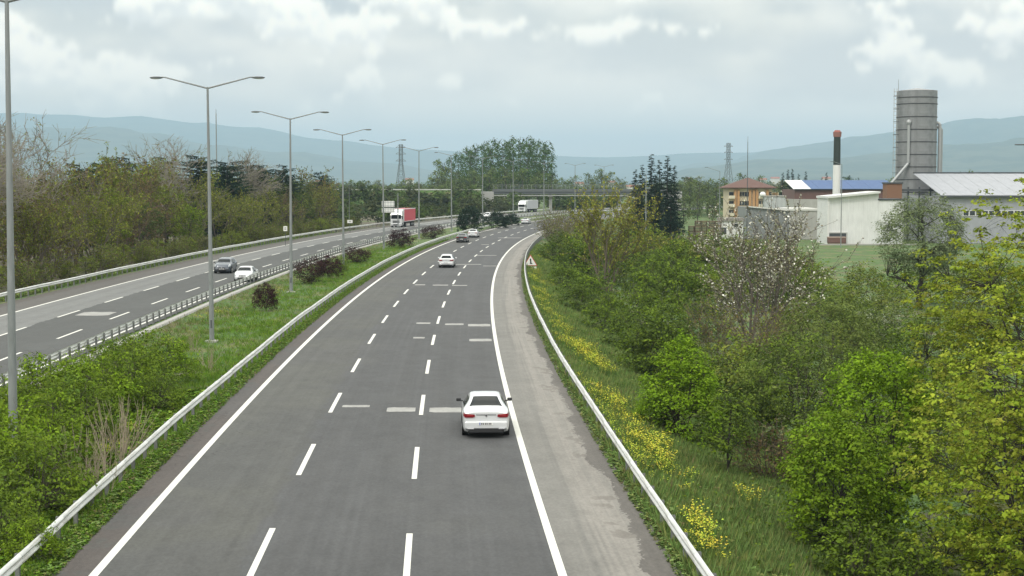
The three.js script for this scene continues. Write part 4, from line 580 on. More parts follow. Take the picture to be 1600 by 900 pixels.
{ // far belts of trees on the plain: a wood that reads as one mass
  const r = rng(91), n = 1500, src = K.farB.children[1].geometry, o = new THREE.InstancedMesh(src, new THREE.MeshStandardMaterial({ vertexColors: true, roughness: 1, side: THREE.DoubleSide }), n), M = new THREE.Matrix4(), Q = new THREE.Quaternion(), E = new THREE.Euler();
  for (let i = 0; i < n; i++) { const s = 780 * Math.pow(6, Math.pow(r(), 0.7)), row = Math.round(s / 130) * 130 + r() * 30, x = (r() * 2 - 1) * 0.42 * row, q = 0.5 + 0.5 * r(); M.compose(V(x, -3.2, -row), Q.setFromEuler(E.set(0, r() * 6, 0)), V(q * 1.3, q * (0.7 + 0.5 * r()), q * 1.3)); o.setMatrixAt(i, M); o.setColorAt(i, new THREE.Color().setRGB(...[[0.6, 0.75, 0.7], [0.8, 0.8, 0.8], [0.9, 0.75, 0.8]][i % 3])); }
  o.name = 'distant_wood'; o.userData = { kind: 'stuff', label: 'hazy belts of trees on the plain below the hills' }; scene.add(o);
  const hw = mat(0.62, 0.60, 0.56, 0.9), hr = mat(0.30, 0.13, 0.09, 0.9);
  [[985, 291.5, 1250], [905, 287, 2300], [1075, 280, 3000], [1290, 279, 2800], [1560, 273, 3300], [1575, 276, 3000], [1190, 281, 2600], [640, 281, 2800], [955, 285, 2600], [1210, 279, 3300], [1490, 277, 3100], [500, 284, 2500]].forEach(([px, py, s], i) => {
    const w = s * 0.0055, x = ray(px, s), t = thing('house', '', 'house', [x, -3, -s], 0.3 * (i % 3)), h = high(py, s) + 3; part('wall', box(w, h, w * 0.6, 0, h / 2, 0), hw, t);
    const sh = new THREE.Shape(); sh.moveTo(-w * 0.36, 0); sh.lineTo(w * 0.36, 0); sh.lineTo(0, w * 0.2); const g = new THREE.ExtrudeGeometry(sh, { depth: w * 1.04, bevelEnabled: false }); g.rotateY(Math.PI / 2); g.translate(-w * 0.52, h, 0); part('roof', g, hr, t); count(t, px, 'tiny hazy white house', 'on the plain below the hills', 'the wood side');
  });
}
// ---------------------------------------------------------------- works and houses on the plain
const metalSheet = (r, g, b, seed, n = 1) => { const t = texture(512, 256, (u, v) => { const a = tfbm(u, v, 10, 5, 5, seed), st = tfbm(u, v, 70, 3, 3, seed + 4), rib = 0.94 + 0.06 * Math.sin(u * Math.PI * 2 * 32), k = (0.82 + 0.2 * a + 0.16 * (st - 0.5)) * rib; return [r * k, g * k, b * k]; }, true); t.repeat.set(0.125, 0.125); return new THREE.MeshStandardMaterial({ map: t, roughness: 0.65, metalness: 0.05 }); };
const whiteSheet = metalSheet(0.78, 0.785, 0.77, 201), greySheet = metalSheet(0.45, 0.44, 0.41, 211), darkSheet = metalSheet(0.25, 0.26, 0.26, 221), lilacSheet = metalSheet(0.38, 0.39, 0.42, 231), brick = metalSheet(0.16, 0.085, 0.075, 241), blueSheet = metalSheet(0.06, 0.12, 0.27, 251), trimDark = mat(0.06, 0.065, 0.07, 0.7), glassDark = mat(0.02, 0.025, 0.03, 0.12, { clearcoat: 1 });
const uvBox = (w, h, d, x, y, z) => { const g = new THREE.BoxGeometry(w, h, d), p = g.attributes.position, n = g.attributes.normal, u = g.attributes.uv; for (let i = 0; i < p.count; i++) Math.abs(n.getX(i)) > 0.5 ? u.setXY(i, p.getZ(i), p.getY(i)) : Math.abs(n.getY(i)) > 0.5 ? u.setXY(i, p.getX(i), p.getZ(i)) : u.setXY(i, p.getX(i), p.getY(i)); g.translate(x, y, z); return g; };
const prism = (pts, d) => { const sh = new THREE.Shape(); pts.forEach(([a, b], i) => (i ? sh.lineTo(a, b) : sh.moveTo(a, b))); return new THREE.ExtrudeGeometry(sh, { depth: d, bevelEnabled: false }); };
function roofPanel(a, b, low, top, e, back, lift) { const g = new THREE.BufferGeometry(), y0 = low + lift, y1 = top + lift, d = 0.15; g.setAttribute('position', new THREE.Float32BufferAttribute([a, y0, e, b, y0, e, b, y1, back, a, y1, back, a, y0 - d, e, b, y0 - d, e, b, y1 - d, back, a, y1 - d, back], 3)); g.setAttribute('uv', new THREE.Float32BufferAttribute([a, 0, b, 0, b, 22, a, 22, a, 0, b, 0, b, 22, a, 22], 2)); g.setIndex([0, 1, 2, 0, 2, 3, 4, 6, 5, 4, 7, 6, 0, 4, 5, 0, 5, 1, 3, 2, 6, 3, 6, 7, 0, 3, 7, 0, 7, 4, 1, 5, 6, 1, 6, 2]); const f = g.toNonIndexed(); f.computeVertexNormals(); return f; }
{ // white monopitch shed
  const s = 318, X = (px) => ray(px, s), Y = (py) => high(py, s) + 3, t = thing('factory_shed', 'white sheet-clad shed with a sloping roof and dark loading door', 'building', [0, -3, -s]), D = 11;
  const w = prism([[X(1293), 0], [X(1372), 0], [X(1372), Y(302)], [X(1293), Y(309)]], D); w.translate(0, 0, -D); part('wall', w, whiteSheet, t);
  const roof = prism([[X(1291), Y(309.8)], [X(1373), Y(301.8)], [X(1373), Y(298.8)], [X(1291), Y(306.6)]], D + 1); roof.translate(0, 0, -D); part('roof', roof, mat(0.62, 0.62, 0.6, 0.7), t);
  part('low_wing', uvBox(X(1412) - X(1372) - 0.02, Y(313), 9, (X(1412) + X(1372)) / 2, Y(313) / 2, -4.7), whiteSheet, t); part('wing_coping', box(X(1412) - X(1372) + 0.3, 0.35, 9.4, (X(1412) + X(1372)) / 2, Y(313) + 0.18, -4.7), trimDark, t);
  part('corner_post', box(0.4, Y(310), 0.3, X(1293.5), Y(310) / 2, 0.2), mat(0.66, 0.66, 0.64, 0.6), t);
  const door = part('loading_door', box(X(1322) - X(1294), 2.1, 0.2, (X(1322) + X(1294)) / 2, 1.2, 0.06), trimDark, t); part('door_frame', merge([box(X(1322) - X(1294) + 0.5, 0.25, 0.3, (X(1322) + X(1294)) / 2, 2.4, 0.1), box(0.25, 2.3, 0.3, X(1322) + 0.13, 1.15, 0.1)]), mat(0.5, 0.5, 0.48, 0.7), door);
  part('drain_pipe', bar([X(1412) - 0.3, 0, 0.1], [X(1412) - 0.3, Y(313), 0.1], 0.09), mat(0.5, 0.5, 0.5, 0.6), t);
  const c = thing('timber_load', 'brown covered load standing in the loading door of the white shed', 'cargo', [X(1303), -3, -s + 2.6]); part('load', rbox(3.6, 1.1, 1.6, 0.12, 0, 0.9, 0), mat(0.16, 0.09, 0.075, 0.9), c); part('cover', rbox(3.7, 0.2, 1.7, 0.06, 0, 1.52, 0), mat(0.35, 0.26, 0.22, 0.9), c); part('pallet', box(3.4, 0.32, 1.5, 0, 0.16, 0), mat(0.2, 0.15, 0.09, 0.9), c);
  const k = structure('yard_kerb', box(X(1420) - X(1272), 0.3, 0.4, (X(1420) + X(1272)) / 2, -2.85, -s + 6), concrete);
}
{ // silo
  const s = 352, t = thing('silo', 'tall cylindrical grey steel silo with dark ring seams', 'silo', [ray(1429, s), -3, -s]), R = 4.5, Y = (py) => high(py, s) + 3;
  const sheet = texture(1024, 256, (u, v) => { const a = tfbm(u, v, 40, 2, 5, 261), b = tfbm(u, v, 12, 6, 4, 263), pl = 0.93 + 0.07 * hash3(Math.floor(u * 16), 3, 7), k = pl * (0.65 + 0.5 * a + 0.25 * (b - 0.4)); return [0.25 * k, 0.255 * k, 0.26 * k]; }, true);
  const sm = new THREE.MeshStandardMaterial({ map: sheet, roughness: 0.5, metalness: 0.35 }), seam = mat(0.05, 0.052, 0.055, 0.6);
  const ys = [143.5, 154, 164, 184, 203.5, 222.5, 242, 261, 280.5, 300, 320, 345]; for (let i = 0; i < ys.length - 1; i++) { const h = Y(ys[i]) - Y(ys[i + 1]), g = new THREE.CylinderGeometry(R, R, h - 0.03, 56, 1, true); g.translate(0, Y(ys[i + 1]) + h / 2, 0); const c = part('shell_course', g, sm, t); const f = new THREE.TorusGeometry(R + 0.03, 0.11, 5, 56); f.rotateX(Math.PI / 2); f.translate(0, Y(ys[i + 1]), 0); part('ring_seam', f, seam, t); }
  part('core', cyl(R - 0.06, R - 0.06, Y(146), 40), sm, t);
  const top = new THREE.ConeGeometry(R + 0.02, 0.7, 56); top.translate(0, Y(143.5) + 0.35, 0); part('roof', top, mat(0.3, 0.31, 0.32, 0.5, { metalness: 0.3 }), t);
  const duct = mat(0.36, 0.37, 0.37, 0.45, { metalness: 0.3 }), px = (p) => (p - 1429) / FOCAL * s;
  const d1 = part('duct', merge([bar([px(1410), Y(255), R * 0.9], [px(1410), Y(190), R * 0.9], 0.33, 0.33, 12), bar([px(1410), Y(256), R * 0.9], [px(1384), Y(287), R * 0.95], 0.34, 0.34, 12)]), duct, t); const ball = new THREE.SphereGeometry(0.55, 14, 10); ball.scale(1, 1.25, 1); ball.translate(px(1410), Y(193), R * 0.9); part('duct_head', ball, duct, d1);
  for (const [p, z, yt] of [[1463.5, 1.0, 195], [1469, -0.6, 202]]) part('duct', merge([bar([px(p), Y(300), z], [px(p), Y(yt), z], 0.36, 0.36, 10), bar([px(p), Y(yt), z], [px(p) - 1.1, Y(yt - 4), z], 0.36, 0.36, 10)]), duct, t);
  const lx = px(1395.5), lad = part('ladder_cage', merge([bar([lx - 0.45, Y(300), 0.6], [lx - 0.45, Y(140), 0.6], 0.06, 0.06, 5), bar([lx + 0.45, Y(300), 0.6], [lx + 0.45, Y(140), 0.6], 0.06, 0.06, 5), bar([lx, Y(300), 1.2], [lx, Y(140), 1.2], 0.05, 0.05, 5)]), mat(0.4, 0.41, 0.41, 0.5), t);
  for (let y = Y(298); y < Y(141); y += 0.9) part('rung', box(1.0, 0.07, 0.07, lx, y, 0.6), mat(0.4, 0.41, 0.41, 0.5), lad);
  for (let y = Y(290); y < Y(145); y += 2.9) { const h = new THREE.TorusGeometry(0.62, 0.05, 4, 12); h.rotateX(Math.PI / 2); h.translate(lx, y, 0.9); part('cage_hoop', h, darkSteel, lad); }
  part('aerial', bar([px(1399), Y(143), 0.5], [px(1399), Y(126), 0.5], 0.06, 0.03, 5), darkSteel, t);
  const b = thing('plant_room', 'rusty orange brick and steel plant room at the foot of the silo', 'building', [ray(1393, 334), -3, -334]); part('wall', uvBox(3.2, high(287, 334) + 3, 4, 0, (high(287, 334) + 3) / 2, 0), mat(0.21, 0.11, 0.065, 0.9), b); part('roof', box(3.6, 0.3, 4.4, 0, high(287, 334) + 3.15, 0), trimDark, b);
  for (let i = 0; i < 4; i++) part('steel_frame', box(0.3, high(292, 334) + 3, 0.3, 3.2 + i * 2.4, (high(292, 334) + 3) / 2, 1), trimDark, b); part('platform', box(10, 0.5, 3, 6.6, high(297, 334) + 3, 0.2), trimDark, b);
}
{ // chimney
  const s = 342, t = thing('chimney', 'slim chimney, white below and dark green above, with a red cap', 'chimney', [ray(1306, s), -3, -s]), Y = (py) => high(py, s) + 3;
  part('lower_shaft', cyl(0.9, 0.82, Y(258), 24), mat(0.66, 0.66, 0.64, 0.6), t); part('upper_shaft', cyl(0.78, 0.74, Y(214) - Y(258), 24, 0, Y(258), 0), mat(0.018, 0.028, 0.024, 0.6), t); const cap = part('cap', cyl(0.85, 0.95, 1.1, 24, 0, Y(214.5), 0), mat(0.26, 0.12, 0.10, 0.7), t); part('cap_rim', cyl(0.8, 0.55, 0.4, 24, 0, Y(206.8), 0), mat(0.3, 0.09, 0.07, 0.7), cap);
}
{ // blue-roofed brick building
  const s = 425, X = (p) => ray(p, s), Y = (p) => high(p, s) + 3, t = thing('brick_building', 'long dark brick building under a blue sheet roof', 'building', [0, -3, -s]), w = X(1400) - X(1241), xc = (X(1400) + X(1241)) / 2;
  part('wall', uvBox(w, Y(296), 20, xc, Y(296) / 2, -10), brick, t); part('plinth', uvBox(w + 0.2, Y(311), 20.3, xc, Y(311) / 2, -10), greySheet, t);
  const n = 12, rh = high(281.5, s + 14) + 3; for (let i = 0; i < n; i++) part('roof_panel', roofPanel(X(1241) - 0.4 + i * (w + 0.8) / n, X(1241) - 0.4 + (i + 1) * (w + 0.8) / n - 0.02, Y(296) + 0.1, rh, 0.6, -14, 0.02 * (i % 2)), i < 2 ? whiteSheet : blueSheet, t);
  part('gutter', box(w + 0.6, 0.3, 0.4, xc, Y(296), 0.4), trimDark, t);
}
{ // long hall with strip windows
  const s = 322, X = (p) => ray(p, s), Y = (p) => high(p, s) + 3, t = thing('factory_hall', 'long pale grey factory hall with a broad sheet roof and strip windows', 'building', [0, -3, -s]), x0 = X(1468), x1 = X(1690), w = x1 - x0, xc = (x0 + x1) / 2;
  part('wall', uvBox(w, Y(307), 30, xc, Y(307) / 2, -15), lilacSheet, t);
  const n = 20; const ridge = high(271, s + 22) + 3; for (let i = 0; i < n; i++) part('roof_panel', roofPanel(x0 + i * w / n, x0 + (i + 1) * w / n - 0.015, Y(305), ridge, 0.6, -22, 0.02 * (i % 2)), lilacSheet, t);
  part('ridge_cap', box(w, 0.35, 0.5, xc, ridge + 0.1, -22), trimDark, t); part('gutter', box(w + 0.4, 0.38, 0.35, xc, Y(306.8), 0.75), trimDark, t);
  for (let i = 0; i < 18; i++) { const p = 1508.5 + i * 10, wd = part('window', box(1.06, 0.98, 0.08, X(p), Y(333), 0.02), glassDark, t); part('frame', merge([box(1.3, 0.1, 0.14, X(p), Y(333) + 0.54, 0.05), box(1.3, 0.1, 0.14, X(p), Y(333) - 0.54, 0.05), box(0.1, 0.98, 0.14, X(p) - 0.6, Y(333), 0.05), box(0.1, 0.98, 0.14, X(p) + 0.6, Y(333), 0.05)]), mat(0.7, 0.7, 0.7, 0.6), wd); }
}
{ // grey shed with the pale block on its roof
  const s = 345, X = (p) => ray(p, s), Y = (p) => high(p, s) + 3, t = thing('grey_shed', 'low grey concrete shed with a pale coping beside the white shed', 'building', [0, -3, -s]);
  part('wall', uvBox(X(1279) - X(1233), Y(329), 14, (X(1279) + X(1233)) / 2, Y(329) / 2, -7), greySheet, t);
  const n = 12, x0 = X(1166), w = (X(1233) - x0) / n; for (let i = 0; i < n; i++) part('wall_panel', uvBox(w - 0.03, Y(323.5 + i * 0.5), 13.6, x0 + (i + 0.5) * w, Y(323.5 + i * 0.5) / 2, -7 + (i % 2) * 0.05), darkSheet, t);
  part('coping', box(X(1279) - X(1233), 0.5, 14.4, (X(1279) + X(1233)) / 2, Y(329) + 0.25, -7), mat(0.62, 0.61, 0.57, 0.8), t);
  const cp = prism([[X(1166), Y(323)], [X(1233), Y(329.5)], [X(1233), Y(327.5)], [X(1166), Y(321.5)]], 0.5); cp.translate(0, 0, -0.1); part('coping', cp, mat(0.62, 0.61, 0.57, 0.8), t);
  const b = thing('panelled_cabin', 'pale panelled cabin standing behind the grey shed', 'building', [ray(1209, 372), -3, -372]), H = high(307, 372) + 3; for (let i = 0; i < 5; i++) part('panel', box(0.98, H, 3, -2 + i, H / 2, (i % 2) * 0.04), mat(0.45, 0.47, 0.46, 0.7), b); part('roof', box(5.3, 0.25, 3.4, 0, H + 0.13, 0), concrete, b);
  const d = thing('water_tank', 'round white tank on a stand behind the grey shed', 'tank', [ray(1191, 372), -3, -372]), Hd = high(304, 372) + 3; const g = new THREE.SphereGeometry(0.75, 16, 12); g.scale(1, 0.9, 1); g.translate(0, Hd, 0); part('tank', g, signWhite, d); part('stand', merge([bar([-0.4, 0, 0], [-0.4, Hd - 0.4, 0], 0.08), bar([0.4, 0, 0], [0.4, Hd - 0.4, 0], 0.08), bar([0, 0, 0.4], [0, Hd - 0.4, 0.4], 0.08)]), trimDark, d);
}
{ // orange hotel-like block
  const s = 500, X = (p) => ray(p, s), Y = (p) => high(p, s) + 3, t = thing('orange_building', 'orange and cream three-storey building with balconies and a brown hipped roof', 'building', [0, -3, -s]), x0 = X(1138), x1 = X(1206), w = x1 - x0, xc = (x0 + x1) / 2, cream = mat(0.58, 0.50, 0.36, 0.9), orange = mat(0.46, 0.26, 0.12, 0.9), D = 13;
  part('wall', box(w, Y(293), D, xc, Y(293) / 2, -D / 2), cream, t);
  const rf = new THREE.ConeGeometry(1, 1, 4, 1); rf.rotateY(Math.PI / 4); rf.scale((w + 3) / 1.414, 3.4, (D + 3) / 1.414); rf.translate(xc, Y(293.5) + 1.7, -D / 2); part('roof', rf, mat(0.12, 0.062, 0.048, 0.9), t); part('eaves', box(w + 2.8, 0.3, D + 2.8, xc, Y(293.6), -D / 2), mat(0.13, 0.07, 0.05, 0.9), t);
  for (const p of [1148, 1153, 1171, 1177, 1182, 1198]) part('column', box(0.75, Y(296) - 1.4, 0.6, X(p), (Y(296) - 1.4) / 2 + 1.4, 0.3), orange, t);
  for (const [a, b] of [[300, 307], [314, 321], [328, 335]]) for (const p of [1142, 1156.5, 1160.5, 1164.5, 1168, 1187, 1192, 1203]) { const wd = part('window', box(p === 1142 ? 1.5 : 0.72, Y(a) - Y(b), 0.1, X(p), (Y(a) + Y(b)) / 2, 0.03), glassDark, t); part('frame', box(p === 1142 ? 1.7 : 0.86, 0.12, 0.16, X(p), Y(b) - 0.06, 0.06), cream, wd); }
  for (const y of [310, 323, 337]) for (const [a, b] of [[1137, 1147], [1184, 1197]]) { const bl = part('balcony', box(X(b) - X(a), 0.2, 1.2, (X(a) + X(b)) / 2, Y(y), 0.65), cream, t); part('railing', box(X(b) - X(a), 0.85, 0.1, (X(a) + X(b)) / 2, Y(y) + 0.53, 1.22), mat(0.6, 0.55, 0.42, 0.8), bl); }
  part('lower_wing', box(X(1217) - X(1206), Y(301), 8, (X(1217) + X(1206)) / 2, Y(301) / 2, -5), cream, t); for (const p of [1208, 1211, 1214]) part('column', box(0.35, Y(301), 0.3, X(p), Y(301) / 2, -0.85), orange, t);
  const b = thing('white_kiosk', 'small white flat-roofed building beside the pallet stacks', 'building', [0, -3, -318]), s2 = 318, X2 = (p) => ray(p, s2), Y2 = (p) => high(p, s2) + 3; part('wall', box(X2(1161) - X2(1126), Y2(345), 5, (X2(1161) + X2(1126)) / 2, Y2(345) / 2, -2.5), mat(0.66, 0.66, 0.64, 0.8), b); part('roof', box(X2(1162) - X2(1125), 0.6, 5.6, (X2(1161) + X2(1126)) / 2, Y2(345) + 0.3, -2.5), mat(0.26, 0.24, 0.22, 0.9), b); part('door', box(1.0, 1.3, 0.08, X2(1131), Y2(358) - 0.3, 0.03), trimDark, b); part('window', box(0.8, 0.7, 0.06, X2(1150), Y2(352), 0.02), glassDark, b);
}
{ // crates stacked in the yard
  const s = 305, g = new THREE.Group(); g.name = 'wooden_crate'; const wd = [mat(0.105, 0.07, 0.048, 0.95), mat(0.15, 0.10, 0.065, 0.95), mat(0.075, 0.052, 0.04, 0.95)];
  for (const sx of [-0.5, 0.5]) for (const sz of [-0.5, 0.5]) part('corner_post', box(0.09, 0.98, 0.09, sx, 0.49, sz), wd[0], g);
  for (let k = 0; k < 5; k++) { part('slat', box(1.08, 0.13, 0.025, 0, 0.1 + k * 0.2, 0.56), wd[k % 3], g); part('slat', box(0.025, 0.13, 1.08, -0.56, 0.1 + k * 0.2, 0), wd[(k + 1) % 3], g); }
  part('floor_board', box(1.02, 0.05, 1.02, 0, 0.06, 0), wd[2], g); part('lid', box(1.14, 0.04, 1.14, 0, 0.995, 0), wd[1], g);
  const r = rng(95); g.userData = { category: 'crate' }; const cols = ['first', 'second', 'third', 'fourth', 'fifth'], rows = ['bottom', 'second', 'third', 'fourth', 'fifth'];
  for (let c = 0; c < 5; c++) for (let k = 0; k < (c === 0 ? 4 : 5); k++) dup(g, [ray(1080 + c * 10.2, s) + (r() - 0.5) * 0.08, -3 + k * 1.03, -s + (c > 2 ? 1.2 : 0) + (r() - 0.5) * 0.15], (r() - 0.5) * 0.12, [1.02, 1.03, 1.02], `brown slatted crate, ${rows[k]} layer of the ${cols[c]} yard stack from the road`, 'stacked crates in the yard');
}
// ---------------------------------------------------------------- vehicles
const curve = (pts) => (x) => { if (x <= pts[0][0]) return pts[0][1]; for (let i = 1; i < pts.length; i++) if (x <= pts[i][0]) { const t = (x - pts[i - 1][0]) / (pts[i][0] - pts[i - 1][0]), p0 = pts[Math.max(0, i - 2)][1], p1 = pts[i - 1][1], p2 = pts[i][1], p3 = pts[Math.min(pts.length - 1, i + 1)][1]; const m = p1 + (p2 - p1) * t, c = 0.5 * (2 * p1 + (p2 - p0) * t + (2 * p0 - 5 * p1 + 4 * p2 - p3) * t * t + (3 * p1 - p0 - 3 * p2 + p3) * t * t * t); return lerp(m, c, 0.6); } return pts[pts.length - 1][1]; };
const tyreMat = mat(0.018, 0.018, 0.018, 0.85), rimMat = mat(0.42, 0.43, 0.44, 0.3, { metalness: 0.8 }), trim = mat(0.02, 0.02, 0.022, 0.55), autoGlass = mat(0.010, 0.013, 0.014, 0.14, { specularIntensity: 0.3 }), tailRed = mat(0.20, 0.008, 0.014, 0.3, { specularIntensity: 0.6 }), headClear = mat(0.5, 0.52, 0.54, 0.12, { clearcoat: 1 }), plateMat = mat(0.72, 0.72, 0.70, 0.5), plateInk = mat(0.03, 0.03, 0.05, 0.6), plateBlue = mat(0.03, 0.08, 0.4, 0.5), chrome = mat(0.6, 0.6, 0.62, 0.15, { metalness: 1 });
const paintOf = (r, g, b) => mat(r, g, b, 0.35, { clearcoat: 1, clearcoatRoughness: 0.05 });
const SHAPES = {
  sedan: { L: 4.63, top: [[0, 0.97], [0.07, 1.045], [0.35, 1.09], [0.72, 1.13], [1.05, 1.27], [1.45, 1.40], [1.95, 1.445], [2.5, 1.44], [2.9, 1.36], [3.25, 1.17], [3.58, 1.0], [4.0, 0.93], [4.35, 0.82], [4.55, 0.68], [4.63, 0.52]], belt: [[0, 0.88], [0.07, 0.95], [0.7, 0.985], [1.6, 0.975], [3.0, 0.925], [3.58, 0.905], [4.35, 0.74], [4.55, 0.62], [4.63, 0.48]], roof: [[0, 0.66], [0.07, 0.70], [0.72, 0.70], [1.05, 0.62], [1.45, 0.57], [2.5, 0.58], [2.9, 0.60], [3.25, 0.67], [3.58, 0.74], [4.35, 0.66], [4.63, 0.48]], rear: [0.7, 1.4], wind: [2.95, 3.5], side: [[1.05, 1.95], [2.02, 3.05]], w: 0.885, axles: [0.95, 3.66], rearY: [0.79, 0.93] },
  hatch: { L: 4.05, top: [[0, 0.95], [0.08, 1.0], [0.25, 1.1], [0.5, 1.34], [0.85, 1.44], [1.5, 1.49], [2.1, 1.47], [2.45, 1.38], [2.85, 1.15], [3.1, 1.02], [3.5, 0.95], [3.85, 0.82], [4.0, 0.68], [4.05, 0.52]], belt: [[0, 0.86], [0.08, 0.93], [0.3, 0.98], [1.4, 0.97], [2.6, 0.93], [3.1, 0.92], [3.85, 0.74], [4.05, 0.48]], roof: [[0, 0.66], [0.08, 0.68], [0.25, 0.66], [0.5, 0.58], [1.5, 0.57], [2.1, 0.58], [2.45, 0.6], [2.85, 0.68], [3.1, 0.74], [3.85, 0.64], [4.05, 0.48]], rear: [0.2, 0.52], wind: [2.5, 3.02], side: [[0.8, 1.6], [1.66, 2.6]], w: 0.87, axles: [0.72, 3.25], rearY: [0.8, 0.95] },
  suv: { L: 4.4, top: [[0, 1.05], [0.08, 1.1], [0.25, 1.2], [0.55, 1.5], [0.95, 1.59], [1.8, 1.62], [2.35, 1.58], [2.7, 1.46], [3.1, 1.22], [3.4, 1.1], [3.9, 1.03], [4.2, 0.92], [4.36, 0.75], [4.4, 0.58]], belt: [[0, 0.95], [0.08, 1.02], [0.3, 1.08], [1.6, 1.06], [3.0, 1.02], [3.4, 1.0], [4.2, 0.84], [4.4, 0.54]], roof: [[0, 0.68], [0.25, 0.68], [0.55, 0.61], [1.8, 0.6], [2.35, 0.62], [2.7, 0.66], [3.1, 0.72], [3.4, 0.78], [4.2, 0.68], [4.4, 0.5]], rear: [0.22, 0.58], wind: [2.75, 3.3], side: [[0.85, 1.8], [1.87, 2.95]], w: 0.915, axles: [0.85, 3.5], rearY: [0.88, 1.05] },
};
function car(kind, colour, s, x, facing, label, lower) {
  const S = SHAPES[kind], T = curve(S.top), B = curve(S.belt), R = curve(S.roof), Wd = curve([[0, S.w * 0.9], [0.12, S.w * 0.955], [0.6, S.w], [S.L - 0.9, S.w], [S.L - 0.3, S.w * 0.9], [S.L, S.w * 0.68]]), L = S.L, body = paintOf(...colour), dark = lower ? paintOf(...lower) : body;
  const t = thing('car', label, 'car', [x, 0.006, -s], heading(s) + (facing < 0 ? Math.PI : 0));
  const low = curve([[0, 0.34], [0.25, 0.24], [L - 0.3, 0.22], [L, 0.28]]);
  const P = (q, a) => { // q along the car from its tail, a in [-1, 1] round the section
    const k = Math.abs(a), sg = Math.sign(a), w = Wd(q), b = B(q), r = Math.min(R(q), w * 0.96), tp = T(q), lo = low(q), pts = [[0, 0, tp + 0.012], [0.3, r * 0.72, tp + 0.004], [0.42, r * 0.96, tp - 0.03], [0.47, r + 0.01, tp - 0.065], [0.64, w * 0.955, b + 0.01], [0.69, w * 0.985, b - 0.05], [0.8, w, b - 0.22], [0.9, w * 0.99, lo + 0.14], [0.96, w * 0.96, lo], [1, w * 0.80, lo - 0.04]];
    if (tp - 0.065 < b + 0.02) { pts[3] = [0.47, lerp(r, w, 0.35), lerp(tp, b, 0.35)]; }
    let i = 1; while (i < pts.length - 1 && pts[i][0] < k) i++; const u = (k - pts[i - 1][0]) / (pts[i][0] - pts[i - 1][0]); return V(sg * lerp(pts[i - 1][1], pts[i][1], u), lerp(pts[i - 1][2], pts[i][2], u), L / 2 - q);
  };
  const patch = (q0, q1, a0, a1, nq, na, out, shape) => { const pos = [], idx = []; for (let i = 0; i <= nq; i++) for (let j = 0; j <= na; j++) { let q = lerp(q0, q1, i / nq), a = lerp(a0, a1, j / na); if (shape) [q, a] = shape(q, a, i / nq, j / na); const p = P(q, a), e = 0.012, dq = P(q + e, a).sub(P(q - e, a)), da = P(q, a + e * 0.5).sub(P(q, a - e * 0.5)), n = da.cross(dq).normalize(); if (n.dot(V(p.x, p.y - 0.6, 0)) < 0) n.negate(); p.addScaledVector(n, out); pos.push(p.x, p.y, p.z); } for (let i = 0; i < nq; i++) for (let j = 0; j < na; j++) { const c = i * (na + 1) + j; idx.push(c, c + 1, c + na + 1, c + 1, c + na + 2, c + na + 1); } const g = new THREE.BufferGeometry(); g.setAttribute('position', new THREE.Float32BufferAttribute(pos, 3)); g.setIndex(idx); g.computeVertexNormals(); return g; };
  const shell = patch(0, L, -1, 1, 60, 56, 0);
  { // close tail and nose
    const cap = (q) => { const sh = [], n = 40; for (let j = 0; j <= n; j++) sh.push(P(q, -1 + 2 * j / n)); const pos = [], c = V(0, 0.62, L / 2 - q); for (let j = 0; j < n; j++) pos.push(c.x, c.y, c.z, sh[j].x, sh[j].y, sh[j].z, sh[j + 1].x, sh[j + 1].y, sh[j + 1].z); const g = new THREE.BufferGeometry(); g.setAttribute('position', new THREE.Float32BufferAttribute(pos, 3)); g.computeVertexNormals(); return g; };
    const bm = part('body', merge([shell, cap(0), cap(L)]), body, t); bm.material.side = THREE.DoubleSide;
    part('shut_line', merge([S.side[0][1] + 0.035, S.side[1][1] + 0.05, S.side[0][0] - 0.05].flatMap((q) => [-1, 1].map((g) => patch(q, q + 0.02, 0.66 * g, 0.92 * g, 1, 6, 0.003)))), trim, bm);
  }
  part('underbody', box(S.w * 1.5, 0.18, L - 0.5, 0, 0.26, 0), trim, t);
  part('rear_bumper', rbox(S.w * 1.8, 0.3, 0.22, 0.07, 0, 0.5, L / 2 - 0.03), dark, t); part('diffuser_and_gap_shade', rbox(S.w * 1.5, 0.2, 0.2, 0.04, 0, 0.31, L / 2 - 0.02), trim, t);  // black diffuser made taller to stand in for the shade below the bumper
  part('front_bumper', rbox(S.w * 1.62, 0.3, 0.3, 0.1, 0, 0.42, -L / 2 + 0.1), dark, t); const gr = part('grille', rbox(S.w * 1.0, 0.13, 0.06, 0.02, 0, 0.38, -L / 2 - 0.045), trim, t); part('upper_grille', rbox(S.w * 0.8, 0.09, 0.1, 0.02, 0, 0.60, -L / 2 + 0.03), trim, gr);
  const taper = (q, a, u) => [q, a * lerp(1, 0.9, u)];
  const rw = part('rear_window', patch(S.rear[0], S.rear[1], -0.38, 0.38, 8, 12, 0.006, taper), autoGlass, t); part('windscreen', patch(S.wind[0], S.wind[1], -0.4, 0.4, 8, 12, 0.006), autoGlass, t);
  for (const g of [-1, 1]) for (const [k, [a, b]] of S.side.entries()) part('side_window', patch(a, b, 0.495 * g, 0.625 * g, 8, 3, 0.006, (q, al, u, v) => [k === 0 && kind === 'sedan' ? q + (1 - u) * 0.32 * (1 - v) : k === 1 ? q - u * 0.42 * (1 - v) : q, al]), autoGlass, t);
  const y0 = S.rearY[0], y1 = S.rearY[1];
